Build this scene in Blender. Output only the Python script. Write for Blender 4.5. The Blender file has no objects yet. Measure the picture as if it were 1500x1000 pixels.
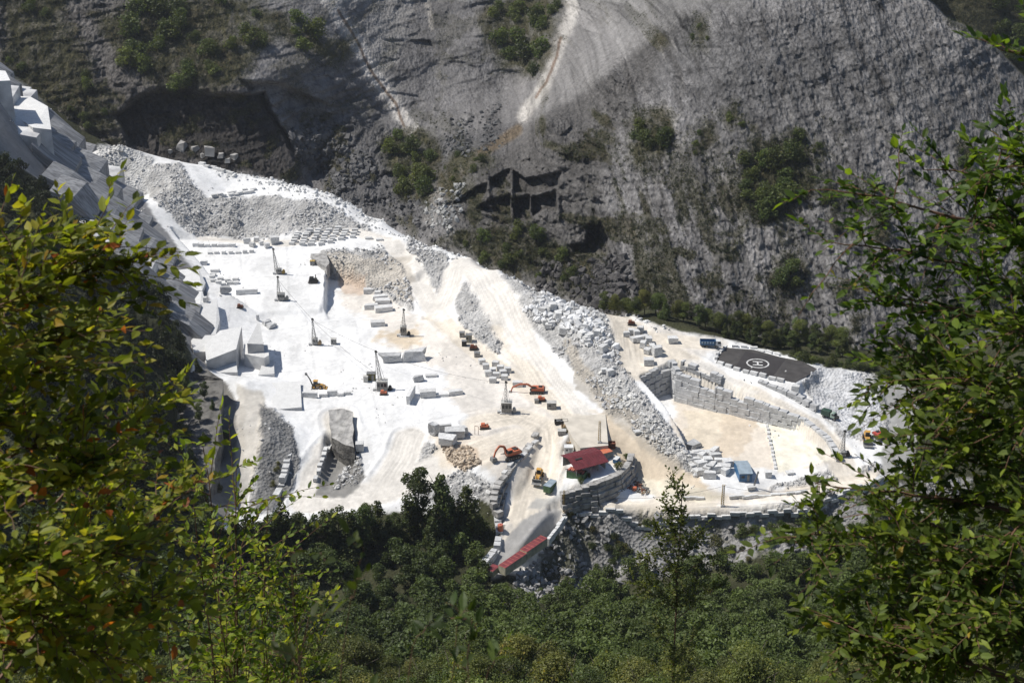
import bpy, bmesh, math, random
import numpy as np
from mathutils import Vector, Matrix
random.seed(7); RNG = np.random.default_rng(7)
S = bpy.context.scene
COL = S.collection
R = math.radians
# ------------------------------------------------------------ camera, sky, sun
CAMH = 235.0; PITCH = R(23.0); F = 2060.0
cam_d = bpy.data.cameras.new('camera'); cam = bpy.data.objects.new('camera', cam_d); COL.objects.link(cam)
cam.location = (0, 0, CAMH); cam.rotation_euler = (R(90) - PITCH, 0, 0)
cam_d.sensor_width = 36.0; cam_d.lens = 36.0 * F / 1500.0
cam_d.clip_start = 0.3; cam_d.clip_end = 6000
cam_d.dof.use_dof = True; cam_d.dof.focus_distance = 480; cam_d.dof.aperture_fstop = 9.0
S.camera = cam
SUN_EL = R(56); SUN_DIR = Vector((-1.0, 0.16, 0)).normalized() * math.cos(SUN_EL) + Vector((0, 0, math.sin(SUN_EL)))
W = bpy.data.worlds.new('World'); S.world = W; W.use_nodes = True
nt = W.node_tree; bg = nt.nodes['Background']
sky = nt.nodes.new('ShaderNodeTexSky'); sky.sky_type = 'NISHITA'; sky.sun_disc = False
sky.sun_elevation = SUN_EL; sky.sun_rotation = math.atan2(SUN_DIR.x, SUN_DIR.y)
sky.air_density = 1.0; sky.dust_density = 1.0; sky.altitude = 600
nt.links.new(sky.outputs[0], bg.inputs[0]); bg.inputs[1].default_value = 0.08
sl = bpy.data.lights.new('sun', 'SUN'); sl.energy = 4.0; sl.angle = R(0.5); sl.color = (1.0, 0.955, 0.88)
so = bpy.data.objects.new('sun', sl); COL.objects.link(so); so.location = (-200, 0, 600)
so.rotation_euler = (-SUN_DIR).to_track_quat('-Z', 'Y').to_euler()
S.view_settings.view_transform = 'Standard'; S.view_settings.look = 'None'
S.view_settings.exposure = 0.22; S.view_settings.gamma = 1.0
S.render.engine = 'CYCLES'
S.cycles.max_bounces = 6; S.cycles.diffuse_bounces = 3; S.cycles.transparent_max_bounces = 4
# ------------------------------------------------------------ survey helpers: sight lines from the viewpoint
CP, SP = math.cos(PITCH), math.sin(PITCH)
def sight(u, v):
    a = (u - 750.0) / F; b = (v - 500.0) / F
    return np.array([a, CP - b * SP, -SP - b * CP])
def PZ(u, v, z):                       # point of the sight line at height z
    d = sight(u, v); return d * ((z - CAMH) / d[2]) + np.array([0, 0, CAMH])
def PY(u, v, y):                       # point of the sight line at distance y
    d = sight(u, v); return d * (y / d[1]) + np.array([0, 0, CAMH])
def project(x, y, z):
    zz = z - CAMH
    dep = y * CP - zz * SP
    return 750 + F * x / dep, 500 - F * (y * SP + zz * CP) / dep
# ------------------------------------------------------------ numeric noise
_perm = np.random.default_rng(3).permutation(512)
_val = np.random.default_rng(4).random(512)
def vnoise(x, y, z=0.0):
    x = np.asarray(x, float); y = np.asarray(y, float); z = np.asarray(z, float) + 0 * x
    xi = np.floor(x).astype(int); yi = np.floor(y).astype(int); zi = np.floor(z).astype(int)
    fx, fy, fz = x - xi, y - yi, z - zi
    fx = fx * fx * (3 - 2 * fx); fy = fy * fy * (3 - 2 * fy); fz = fz * fz * (3 - 2 * fz)
    def h(a, b, c): return _val[_perm[(_perm[(_perm[a & 511] + b) & 511] + c) & 511]]
    r = 0
    for dz in (0, 1):
        wz = fz if dz else 1 - fz
        for dy in (0, 1):
            wy = fy if dy else 1 - fy
            r = r + wz * wy * ((1 - fx) * h(xi, yi + dy, zi + dz) + fx * h(xi + 1, yi + dy, zi + dz))
    return r
def fbm(x, y, z=0.0, o=4, g=0.5):
    a, s, t = 1.0, 0.0, 0.0
    for i in range(o):
        s = s + a * (vnoise(x * 2**i + 17.3 * i, y * 2**i - 9.1 * i, z * 2**i) - 0.5); t += a; a *= g
    return s / t * 2
def worley(x, y, seed=0):
    xi = np.floor(x).astype(int); yi = np.floor(y).astype(int); f1 = np.full(x.shape, 9.0); f2 = f1.copy(); hh = f1 * 0; rx = f1 * 0; ry = f1 * 0
    for a in (-1, 0, 1):
        for b in (-1, 0, 1):
            k = _perm[(_perm[(xi + a + seed * 37) & 511] + yi + b) & 511]; px = xi + a + _val[k]; py = yi + b + _val[(k + 91) & 511]
            d = np.hypot(x - px, y - py); n_ = d < f1; f2 = np.where(n_, f1, np.minimum(f2, d)); hh = np.where(n_, _val[(k + 203) & 511], hh); rx = np.where(n_, x - px, rx); ry = np.where(n_, y - py, ry); f1 = np.where(n_, d, f1)
    return hh, rx, ry, f2 - f1
def facets(x, y, seed, tilt=1.0):
    h, rx, ry, e = worley(x, y, seed); return (h - .5) * 2 + tilt * ((h * 7.3 % 1 - .5) * rx + (h * 13.7 % 1 - .5) * ry) * 2, e
def sstep(e0, e1, x):
    t = np.clip((x - e0) / (e1 - e0), 0, 1); return t * t * (3 - 2 * t)
def poly_sd(px, py, poly):             # signed distance, positive inside
    px = np.asarray(px, float); py = np.asarray(py, float)
    d2 = np.full(px.shape, 1e18); ins = np.zeros(px.shape, bool)
    n = len(poly)
    for i in range(n):
        ax, ay = poly[i][0], poly[i][1]; bx, by = poly[(i + 1) % n][0], poly[(i + 1) % n][1]
        ex, ey = bx - ax, by - ay
        t = np.clip(((px - ax) * ex + (py - ay) * ey) / (ex * ex + ey * ey + 1e-12), 0, 1)
        d2 = np.minimum(d2, (px - ax - t * ex)**2 + (py - ay - t * ey)**2)
        c = (ay > py) != (by > py)
        with np.errstate(divide='ignore', invalid='ignore'):
            ins ^= c & (px < ex * (py - ay) / (ey if abs(ey) > 1e-12 else 1e-12) + ax)
    d = np.sqrt(d2); return np.where(ins, d, -d)
def line_d(px, py, line):
    d2 = np.full(np.shape(px), 1e18)
    for (ax, ay), (bx, by) in zip(line[:-1], line[1:]):
        ex, ey = bx - ax, by - ay
        t = np.clip(((px - ax) * ex + (py - ay) * ey) / (ex * ex + ey * ey + 1e-12), 0, 1)
        d2 = np.minimum(d2, (px - ax - t * ex)**2 + (py - ay - t * ey)**2)
    return np.sqrt(d2)
def rbf(pts, q, kern_eps=0.0):
    P = np.array(pts, float); n = len(P)
    X = P[:, :2]; d = np.linalg.norm(X[:, None] - X[None], axis=2)
    A = np.zeros((n + 1, n + 1)); A[:n, :n] = -d + np.eye(n) * (-kern_eps); A[:n, n] = 1; A[n, :n] = 1
    w = np.linalg.solve(A, np.append(P[:, 2], 0))
    out = np.full(len(q), w[n])
    for i in range(n): out += w[i] * -np.hypot(q[:, 0] - X[i, 0], q[:, 1] - X[i, 1])
    return out
# ------------------------------------------------------------ scene-building helpers
def tag(o, label=None, cat=None, group=None, kind=None):
    if label: o['label'] = label
    if cat: o['category'] = cat
    if group: o['group'] = group
    if kind: o['kind'] = kind
    return o
def thing(name, label, cat, loc=(0, 0, 0), rz=0, group=None):
    o = bpy.data.objects.new(name, None); COL.objects.link(o); o.empty_display_size = 0.3
    o.location = tuple(float(c) for c in loc); o.rotation_euler = (0, 0, rz)
    return tag(o, label, cat, group)
def np_mesh(name, verts, faces, mats, parent=None, col=None, smooth=False, mi=None, extra=None):
    me = bpy.data.meshes.new(name)
    verts = np.asarray(verts, np.float32); faces = np.asarray(faces, np.int32)
    k = faces.shape[1]
    me.vertices.add(len(verts)); me.vertices.foreach_set('co', verts.ravel())
    me.loops.add(faces.size); me.loops.foreach_set('vertex_index', faces.ravel())
    me.polygons.add(len(faces)); me.polygons.foreach_set('loop_start', np.arange(0, faces.size, k, dtype=np.int32))
    if mi is not None: me.polygons.foreach_set('material_index', np.asarray(mi, np.int32))
    me.polygons.foreach_set('use_smooth', np.full(len(faces), smooth))
    for m in (mats if isinstance(mats, (list, tuple)) else [mats]): me.materials.append(m)
    if col is not None:
        c = np.ones((len(verts), 4), np.float32); col = np.asarray(col, np.float32); c[:, :col.shape[1]] = col
        a = me.attributes.new('Col', 'FLOAT_COLOR', 'POINT'); a.data.foreach_set('color', c.ravel())
    if extra is not None:
        a = me.attributes.new('rough', 'FLOAT', 'POINT'); a.data.foreach_set('value', np.asarray(extra, np.float32))
    me.update(calc_edges=True); me.validate()
    o = bpy.data.objects.new(name, me); COL.objects.link(o)
    if parent: o.parent = parent
    return o
class MB:                               # gathers boxes, bars, prisms into ONE mesh
    def __init__(s): s.bm = bmesh.new()
    def add(s, pts, faces, M=None):
        vs = [s.bm.verts.new(M @ Vector(p) if M else Vector(p)) for p in pts]
        for f in faces:
            try: s.bm.faces.new([vs[i] for i in f])
            except ValueError: pass
        return s
    def box(s, c, d, rz=0, rx=0, ry=0, taper=1.0):
        M = Matrix.Translation(c) @ Matrix.Rotation(rz, 4, 'Z') @ Matrix.Rotation(ry, 4, 'Y') @ Matrix.Rotation(rx, 4, 'X')
        x, y, z = d[0] / 2, d[1] / 2, d[2] / 2; t = taper
        p = [(-x, -y, -z), (x, -y, -z), (x, y, -z), (-x, y, -z), (-x * t, -y * t, z), (x * t, -y * t, z), (x * t, y * t, z), (-x * t, y * t, z)]
        return s.add(p, [(0, 3, 2, 1), (4, 5, 6, 7), (0, 1, 5, 4), (1, 2, 6, 5), (2, 3, 7, 6), (3, 0, 4, 7)], M)
    def bar(s, a, b, w, h=None, sides=4, w2=None):
        a, b = Vector(a), Vector(b); d = b - a; L = d.length
        if L < 1e-6: return s
        q = d.to_track_quat('Z', 'Y').to_matrix().to_4x4(); M = Matrix.Translation(a) @ q
        h = h or w; w2 = w2 or w; p = []
        for zz, k in ((0, 1), (L, w2 / w)):
            for i in range(sides):
                an = 2 * math.pi * (i + 0.5) / sides; r = 0.7071 if sides == 4 else 0.5
                p.append((math.cos(an) * w * r * k, math.sin(an) * h * r * k, zz))
        f = [(i, (i + 1) % sides, sides + (i + 1) % sides, sides + i) for i in range(sides)]
        f += [tuple(range(sides - 1, -1, -1)), tuple(range(sides, 2 * sides))]
        return s.add(p, f, M)
    def cyl(s, c, r, L, axis='Z', n=14):
        ax = {'X': Vector((1, 0, 0)), 'Y': Vector((0, 1, 0)), 'Z': Vector((0, 0, 1))}[axis]
        c = Vector(c); return s.bar(c - ax * L / 2, c + ax * L / 2, 2 * r, sides=n)
    def prism(s, prof, y0, y1, axis='Y'):   # profile in (x,z) extruded along y
        n = len(prof)
        if axis == 'Y': p = [(a, y0, b) for a, b in prof] + [(a, y1, b) for a, b in prof]
        elif axis == 'X': p = [(y0, a, b) for a, b in prof] + [(y1, a, b) for a, b in prof]
        else: p = [(a, b, y0) for a, b in prof] + [(a, b, y1) for a, b in prof]
        f = [tuple(range(n)), tuple(range(2 * n - 1, n - 1, -1))] + [(i, i + n, (i + 1) % n + n, (i + 1) % n) for i in range(n)]
        return s.add(p, f)
    def build(s, name, mat, parent=None, bevel=0.0, smooth=False):
        bmesh.ops.recalc_face_normals(s.bm, faces=s.bm.faces)
        if bevel: bmesh.ops.bevel(s.bm, geom=list(s.bm.edges), offset=bevel, segments=1, affect='EDGES', clamp_overlap=True)
        me = bpy.data.meshes.new(name); s.bm.to_mesh(me); s.bm.free()
        if mat: me.materials.append(mat)
        if smooth: me.polygons.foreach_set('use_smooth', [True] * len(me.polygons))
        o = bpy.data.objects.new(name, me); COL.objects.link(o)
        if parent: o.parent = parent
        return o
def copy_tree(o, parent=None):
    c = o.copy(); COL.objects.link(c)
    if parent: c.parent = parent
    for ch in list(o.children): copy_tree(ch, c)
    return c
# ------------------------------------------------------------ materials
def mat(name, col=(0.5, 0.5, 0.5), rough=0.7, metal=0.0, var=0.12, scale=2.0, bump=0.0, bscale=None, dirt=None, spec=0.5):
    m = bpy.data.materials.new(name); m.use_nodes = True; n = m.node_tree.nodes; l = m.node_tree.links
    b = n['Principled BSDF']; b.inputs['Roughness'].default_value = rough; b.inputs['Metallic'].default_value = metal
    b.inputs['Specular IOR Level'].default_value = spec
    tc = n.new('ShaderNodeTexCoord'); no = n.new('ShaderNodeTexNoise'); no.inputs['Scale'].default_value = scale; no.inputs['Detail'].default_value = 6
    l.new(tc.outputs['Object'], no.inputs['Vector'])
    r = n.new('ShaderNodeValToRGB'); e = r.color_ramp.elements
    d = dirt or tuple(c * (1 - 2 * var) for c in col)
    e[0].position = 0.3; e[0].color = (*d, 1); e[1].position = 0.62; e[1].color = (*[min(1, c * (1 + var * 0.4)) for c in col], 1)
    l.new(no.outputs[0], r.inputs[0]); l.new(r.outputs[0], b.inputs['Base Color'])
    if bump:
        bn = n.new('ShaderNodeTexNoise'); bn.inputs['Scale'].default_value = bscale or scale * 3; bn.inputs['Detail'].default_value = 8
        l.new(tc.outputs['Object'], bn.inputs['Vector'])
        bu = n.new('ShaderNodeBump'); bu.inputs['Strength'].default_value = 1.0; bu.inputs['Distance'].default_value = bump
        l.new(bn.outputs[0], bu.inputs['Height']); l.new(bu.outputs[0], b.inputs['Normal'])
    return m
def vcol_mat(name, fine=((1.6, 0.25), (7.0, 0.2)), vor=0.9, bump=0.5, rough=0.95, stretch=(1, 1, 1), rock=False):
    """colour of the surface stored per vertex, broken up by noise; 'rough' drives the rubble relief"""
    m = bpy.data.materials.new(name); m.use_nodes = True; n = m.node_tree.nodes; l = m.node_tree.links
    b = n['Principled BSDF']; b.inputs['Roughness'].default_value = rough; b.inputs['Specular IOR Level'].default_value = 0.15
    at = n.new('ShaderNodeAttribute'); at.attribute_name = 'Col'
    ra = n.new('ShaderNodeAttribute'); ra.attribute_name = 'rough'
    tc = n.new('ShaderNodeTexCoord'); mp = n.new('ShaderNodeMapping'); mp.inputs['Scale'].default_value = stretch
    l.new(tc.outputs['Object'], mp.inputs[0]); cur = at.outputs['Color']
    for sc, am in fine:
        no = n.new('ShaderNodeTexNoise'); no.inputs['Scale'].default_value = 1.0 / sc; no.inputs['Detail'].default_value = 7; no.inputs['Roughness'].default_value = 0.65
        l.new(mp.outputs[0], no.inputs['Vector'])
        mr = n.new('ShaderNodeMapRange'); mr.inputs[1].default_value = 0.3; mr.inputs[2].default_value = 0.7
        mr.inputs[3].default_value = -am; mr.inputs[4].default_value = am
        l.new(no.outputs[0], mr.inputs[0])
        ml = n.new('ShaderNodeMath'); ml.operation = 'MULTIPLY_ADD'; ml.inputs[2].default_value = 1.0
        r2 = n.new('ShaderNodeMath'); r2.operation = 'MULTIPLY_ADD'; r2.inputs[1].default_value = 0.7; r2.inputs[2].default_value = 0.3
        l.new(ra.outputs['Fac'], r2.inputs[0])
        l.new(mr.outputs[0], ml.inputs[0]); l.new(r2.outputs[0], ml.inputs[1])
        mx = n.new('ShaderNodeVectorMath'); mx.operation = 'SCALE'; l.new(cur, mx.inputs[0]); l.new(ml.outputs[0], mx.inputs['Scale']); cur = mx.outputs[0]
    l.new(cur, b.inputs['Base Color'])
    vo = n.new('ShaderNodeTexVoronoi'); vo.inputs['Scale'].default_value = vor; vo.feature = 'F1'
    l.new(mp.outputs[0], vo.inputs['Vector'])
    bn = n.new('ShaderNodeTexNoise'); bn.inputs['Scale'].default_value = vor * 0.7; bn.inputs['Detail'].default_value = 9; bn.inputs['Roughness'].default_value = 0.7
    l.new(mp.outputs[0], bn.inputs['Vector'])
    ad = n.new('ShaderNodeMath'); ad.operation = 'ADD'; l.new(vo.outputs['Distance'], ad.inputs[0]); l.new(bn.outputs[0], ad.inputs[1])
    mu = n.new('ShaderNodeMath'); mu.operation = 'MULTIPLY'; l.new(ad.outputs[0], mu.inputs[0]); l.new(ra.outputs['Fac'], mu.inputs[1])
    bu = n.new('ShaderNodeBump'); bu.inputs['Strength'].default_value = 1.0; bu.inputs['Distance'].default_value = bump
    l.new(mu.outputs[0], bu.inputs['Height']); l.new(bu.outputs[0], b.inputs['Normal'])
    return m
# ============================================================ GROUND of the quarry and the hillside below the viewpoint
CT = []                                # control points x, y, z
def cz(*pts):
    for u, v, z in pts: CT.append(tuple(PZ(u, v, z)))
def cy(dz, *pts):
    for u, v, y in pts: p = PY(u, v, y); CT.append((p[0], p[1], p[2] + dz))
def behind(dy, dz, *pts):
    for u, v, z in pts: p = PZ(u, v, z); CT.append((p[0], p[1] + dy, p[2] + dz))
# main white floor
cz((450,500,0),(550,520,0),(600,600,0),(700,640,0),(650,560,0),(520,590,0),(740,600,0),(700,510,1),(640,485,1),(560,480,.5),(420,560,0),(500,550,0),(600,540,0),(430,590,0))
cz((330,360,10),(400,365,10),(450,362,10.5),(400,420,9),(455,420,9),(350,430,9.5),(300,400,11),(390,470,1),(340,480,4),(310,500,7),(300,450,10),(430,475,.6))
cz((470,350,12),(430,345,12),(530,338,12),(560,345,11.5),(590,370,9),(615,410,6),(632,450,2.5),(600,470,1.2))
cz((500,370,11),(560,375,9),(590,420,5.5),(520,455,.5),(545,435,.5),(580,455,.8),(540,470,.5))
cz((300,340,11),(360,340,11),(290,305,21),(340,303,21),(420,295,22),(470,302,20),(520,330,13.5),(400,320,16),(300,322,16))
cz((330,280,22),(390,275,22.5),(430,283,22),(360,255,24.5),(300,243,27),(250,300,24),(255,270,30),(250,238,34),(230,230,35),(205,222,38),(175,213,42),(150,218,38),(135,228,34),(180,250,31),(220,262,29),(210,290,22))
cz((400,262,24.5),(450,274,22),(480,284,20),(520,302,17),(560,325,14.5),(600,347,13),(640,362,13),(690,378,12.5),(730,396,13))
cz((660,380,12.5),(700,392,12),(660,420,7),(640,462,2),(610,400,8.5),(640,400,8),(625,435,4.5),(690,420,10.5),(690,450,6.5),(680,480,3),(700,490,3),(720,420,10),(745,470,6),(790,520,3),(820,560,1.5),(835,600,1),(770,500,4))
cz((770,425,13),(760,410,13.5),(800,432,13.5),(850,450,13),(880,458,12),(800,455,12),(780,480,6.5),(840,480,11),(870,500,9.5),(820,500,5),(850,535,4),(880,530,7.5),(880,560,3),(900,600,2),(860,590,1.5),(910,540,5))
cz((905,470,11),(930,490,9),(960,505,7.5),(1000,515,6.5),(1000,497,7),(1035,508,6),(960,480,10),(920,560,3.2),(940,530,5),(930,590,2.6),(950,620,1.5),(975,650,-2),(1000,680,-6),(1020,695,-8.5))
cz((1100,530,4),(1160,540,4),(1000,535,5.5),(1050,560,3),(1100,578,1.5),(1150,600,-.5),(1190,622,-2.5),(1220,650,-4.5),(1235,680,-6.5),(1205,565,0),(1250,600,-3),(1180,545,4),(1240,545,4),(1210,600,-2.5),(1260,640,-4.5),(1330,640,-5))
cz((1240,700,-8),(1200,720,-9.5),(1150,700,-8.5),(1100,715,-9),(1050,735,-10),(1000,740,-11),(900,745,-12),(850,744,-13),(800,762,-14),(760,785,-15),(740,815,-16),(1300,690,-8),(1080,690,-8),(1040,700,-8.5),(960,712,-11),(930,700,-10.5))
cz((880,610,.5),(870,650,-1),(905,660,-4),(830,620,0),(810,610,0),(850,690,-3),(805,645,-2),(797,675,-5),(788,700,-7.5),(777,730,-10.5),(765,760,-13.5),(840,640,-.5),(900,690,-7))
cz((650,650,-.5),(690,668,-1),(740,672,-1.5),(720,700,-4.5),(690,700,-6),(650,690,-6),(640,720,-9),(600,718,-9.5),(560,735,-11),(450,745,-11),(480,680,-7),(455,640,-3.5),(420,720,-10),(540,690,-7),(580,660,-3.5),(610,640,-1),(540,640,-1.5),(700,740,-12),(440,610,-1))
# grey spoil tongues on the left front
cz((380,590,1),(360,560,5),(350,620,3),(362,680,-4),(345,745,-11),(395,640,2),(418,668,-3),(402,728,-9.5),(390,600,1.5),(310,600,-2),(300,680,-8),(275,620,2))
# slope below the front road, down to the gully
cz((850,800,-24),(950,790,-22),(900,830,-30),(1050,790,-21),(1150,770,-17),(1000,830,-30),(800,850,-31),(760,845,-19),(720,850,-19),(1250,740,-12),(1320,720,-10),(1200,780,-21),(700,800,-18),(1450,700,-12),(1400,620,-6))
# hillside between the viewpoint and the gully
for x in (-260, -170, -80, 0, 80, 170, 260):
    k = max(0, -x - 60) * 0.22; k2 = max(0, x - 80) * .05
    for y, z in ((-20, 246), (0, 233.2), (12, 220), (30, 202), (60, 172), (100, 140), (150, 104), (200, 74), (260, 40), (320, 8), (370, -18)):
        CT.append((x, y, z + (k + k2) * min(1, y / 200)))
# wooded spur on the left
cz((-60,150,92),(0,150,84),(40,190,66),(60,240,52),(100,250,46),(120,290,38),(160,330,30),(200,350,26),(220,390,22),(255,420,16),(275,470,12),(290,530,4),(120,235,38),(-60,90,100))
cy(-7, (0,235,590),(75,292,570),(120,350,545),(240,445,510),(285,550,480),(-100,170,600),(-100,300,520),(-200,200,560))
cy(-8, (100,400,490), (0,300,530), (60,280,560), (200,450,500), (250,560,455), (150,600,420), (0,450,450), (0,600,350), (240,700,370), (280,520,500), (200,350,560), (120,320,600))
for p in ((-400,350,120),(-440,760,150),(-440,600,130)): CT.append(p)
cz((-300,60,110),(-500,60,120))
# behind the ridge everything falls into the gully at the foot of the mountain
behind(22, -16, (175,213,42),(300,243,27),(400,262,24.5),(480,284,20),(560,325,14.5),(640,362,13),(730,396,13),(800,432,13.5),(880,458,12))
behind(70, -20, (300,243,27),(480,284,20),(640,362,13),(800,432,13.5))
cz((960,470,10),(1040,490,6.5),(1150,518,4),(1220,530,3)); behind(25, -4, (960,470,10),(1060,497,6),(1150,518,4),(1260,530,3))
for p in ((300,560,4),(300,480,-6),(300,400,-14),(400,500,10),(400,380,0),(400,640,40),(250,620,10),(420,250,60)): CT.append(p)

def axis(parts):
    out = []
    for a, b, s in parts: out += list(np.arange(a, b - 1e-6, s))
    out.append(parts[-1][1]); return np.array(out)
GX = axis([(-460,-260,8),(-260,-216,2.5),(-216,236,0.6),(236,300,3),(300,460,8)])
GY = axis([(-24,30,3),(30,360,5),(360,408,1.6),(408,728,1.05),(728,780,3),(780,860,8)])
gx, gy = np.meshgrid(GX, GY)
_q = np.column_stack([gx.ravel(), gy.ravel()])
GZ = rbf(CT, _q, 0.6).reshape(gx.shape)
def uvpoly(pts):                       # polygon of (u,v,z) -> world outline + fitted plane
    w = np.array([PZ(*p) for p in pts])
    A = np.column_stack([w[:, 0], w[:, 1], np.ones(len(w))])
    co = np.linalg.lstsq(A, w[:, 2], rcond=None)[0] if len({p[2] for p in pts}) > 1 else np.array([0, 0, pts[0][2]])
    return w[:, :2], co
def terrace(pts, feather=1.2, mode='set', warp=0.0, off=0.0):
    global GZ
    w, co = uvpoly(pts); sd = poly_sd(gx, gy, w)
    if warp: sd = sd + warp * fbm(gx / 9, gy / 9, 0, 3)
    k = sstep(off, off + feather, sd); t = co[0] * gx + co[1] * gy + co[2]
    if mode == 'min': t = np.minimum(t, GZ)
    if mode == 'max': t = np.maximum(t, GZ)
    GZ = GZ * (1 - k) + t * k
# pit floor right of the upper floor, and the upper floor's sheer right edge
terrace([(250,352,11),(474,352,11),(476,382,10.6),(472,458,2.6),(380,466,1.2),(340,440,7)], 1.2)
terrace([(477,404,.6),(520,412,.6),(548,430,.6),(600,452,.6),(640,470,.6),(560,478,.6),(478,470,.6),(476,459,.6)], 1.4, 'min', 1.0)
terrace([(1064,509,4.5),(1144,523,4.5),(1197,540,4.5),(1165,560,4.5),(1049,530,4.5)], 2.5, off=-3.2)
terrace([(988,570,-7),(1060,592,-7),(1112,611,-7),(1174,634,-7),(1220,673,-7),(1150,690,-7),(1060,700,-8),(1032,702,-8.2),(1006,668,-7.5),(974,625,-7),(937,587,-7)], 1.0, 'min', off=-.6)
# ledge the workshops stand on, road beside it

terrace([(800,600,0),(818,640,-2),(812,690,-6.5),(806,722,-9.5),(822,740,-12.3),(800,770,-14.2),(740,835,-16.5),(700,840,-17),(733,770,-14.5),(768,705,-8),(783,655,-3),(780,635,-1)], 2.0)
terrace([(880,742,-12.8),(830,745,-13.1),(800,760,-14),(800,745,-13),(840,736,-12.8),(930,726,-11.9),(1000,728,-11.2),(1100,728,-10),(1200,708,-9),(1280,692,-8),(1290,703,-8),(1200,735,-9.4),(1100,746,-10.2),(1000,749,-11.1)], 2.0)
terrace([(822,660,-3),(838,640,-3),(893,655,-3),(917,678,-3.5),(895,700,-3.8),(838,715,-6),(816,704,-6)], 1.2, off=-.5)
terrace([(474,655,-10),(522,657,-10),(530,700,-10.5),(505,724,-10.5),(464,724,-10.5)], 4.0, 'min', 1.0)
U0, V0 = project(gx, gy, GZ)
# relief: everything outside the worked floors is lumpy
def ground_zone(poly, soft=6.0, warp=8.0, s=10.0):   # weight of a zone of the ground outlined in the survey view
    sd = poly_sd(U0, V0, poly) + warp * 1.3 * fbm(gx / (s * 1.6), gy / (s * 1.6), 3.1, 4) + warp * .9 * fbm(gx / 2.6, gy / 2.6, 8.2, 3)
    return sstep(-soft / 2, soft / 2, sd) * (gy > 300)
Z = {}
Q_OUT = [(120,222),(150,214),(180,208),(210,218),(300,238),(400,258),(480,280),(560,320),(600,342),(690,374),(760,405),(880,452),(1000,486),(1060,498),(1150,518),(1200,532),(1290,552),(1345,575),(1340,690),(1290,708),(1200,738),(1100,748),(1000,752),(880,748),(830,750),(800,790),(790,840),(722,842),(728,800),(738,772),(720,742),(700,728),(640,754),(580,748),(480,764),(340,785),(290,770),(262,680),(262,580),(280,548),(284,530),(262,470),(236,425),(190,385),(118,332),(75,276),(0,222),(-200,140),(-200,40),(0,90),(60,150),(120,222)]
Z['quarry'] = ground_zone(Q_OUT, 4, 3)
SCREE = [
 [(205,240),(262,238),(300,290),(430,290),(480,300),(560,348),(520,340),(420,340),(400,350),(285,346),(255,320),(215,280)],
 [(130,225),(175,212),(225,235),(215,285),(160,255)],
 [(470,368),(560,366),(600,400),(605,455),(560,430),(500,415),(478,404)],
 [(600,350),(650,375),(660,395),(640,430),(630,460),(615,420),(590,375)],
 [(665,425),(690,410),(705,440),(735,505),(720,530),(690,500),(668,470)],
 [(720,400),(760,405),(880,455),(930,560),(1035,700),(1010,695),(940,640),(880,590),(830,530),(770,475),(730,430)],
 [(1170,560),(1205,535),(1290,548),(1300,640),(1230,640),(1195,600)],
 [(620,650),(650,660),(735,720),(715,760),(620,735),(590,720),(600,690)],
 [(466,655),(526,655),(532,700),(505,726),(462,726)],
 [(384,590),(425,625),(440,675),(425,720),(400,752),(366,752),(378,650)],
 [(1130,715),(1200,690),(1290,680),(1290,692),(1200,708)],
]
DARKS = [[(830,748),(1000,752),(1100,750),(1300,706),(1420,700),(1420,760),(1200,800),(900,860),(740,890),(760,850)]]
scr = np.zeros(gx.shape)
for p in SCREE: scr = np.maximum(scr, ground_zone(p, 5, 5, 7))
drk = ground_zone(DARKS[0], 6, 6)
ROADS = [   # centre line, half width in metres
 ([(300,350),(420,356),(520,340),(570,352),(598,380),(622,430),(640,462),(680,500),(760,560),(800,590)], 4.5),
 ([(690,384),(665,395),(655,430),(640,462)], 5.5), ([(680,385),(700,395),(725,430),(755,490),(800,560),(835,600),(850,620)], 7.5),
 ([(700,388),(760,405)], 4), ([(870,455),(920,485),(960,500),(1000,525),(1060,562),(1130,592),(1185,620),(1225,660),(1240,690)], 5.5),
 ([(920,480),(930,530),(945,560)], 7), ([(960,500),(1050,503)], 6),
 ([(1290,700),(1200,722),(1100,738),(1000,740),(900,742),(840,750),(790,765),(740,815)], 5.5),
 ([(700,620),(760,610),(800,630),(805,660),(795,690),(780,720),(770,760)], 6),
 ([(450,740),(470,690),(500,640),(495,610)], 6), ([(460,735),(560,722),(640,680),(700,660),(760,640)], 6), ([(560,715),(590,670),(600,640)], 6)]
berm = np.zeros(gx.shape); rd = np.zeros(gx.shape); trk = np.zeros(gx.shape)
from functools import lru_cache
_zi = lambda x, y: GZ[np.clip(np.searchsorted(GY, y), 0, len(GY) - 1), np.clip(np.searchsorted(GX, x), 0, len(GX) - 1)]
def hit(u, v, tmax=900):               # first meeting of a sight line with the ground
    d = sight(u, v); t = np.arange(330, tmax, 0.4)
    x, y, z = d[0] * t, d[1] * t, CAMH + d[2] * t
    i = np.argmax(z <= _zi(x, y)); return np.array([x[i], y[i], _zi(x[i], y[i])])
for line, hw in ROADS:
    w = [tuple(hit(*p)[:2]) for p in line]
    d = line_d(gx, gy, w); rd = np.maximum(rd, 1 - sstep(hw * .8, hw * 1.25, d + 1.2 * fbm(gx / 6, gy / 6, 1, 3)))
    berm = np.maximum(berm, np.exp(-((d - hw * 1.28) / .8)**2) * np.clip(.55 + 1.1 * fbm(gx / 9, gy / 9, hw, 3), 0, 1) * (hw < 7))
    for k in (0.18, 0.4, 0.62, .8): trk = np.maximum(trk, (1 - sstep(.25, .75, np.abs(d - hw * k + .5 * fbm(gx / 14, gy / 14, k * 9, 2)))) * (0.5 + .9 * fbm(gx / 12, gy / 12, 5 + k, 2)))
trk = np.clip(trk, 0, 1)
for m in (1,):
    scr *= 1 - rd
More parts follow.
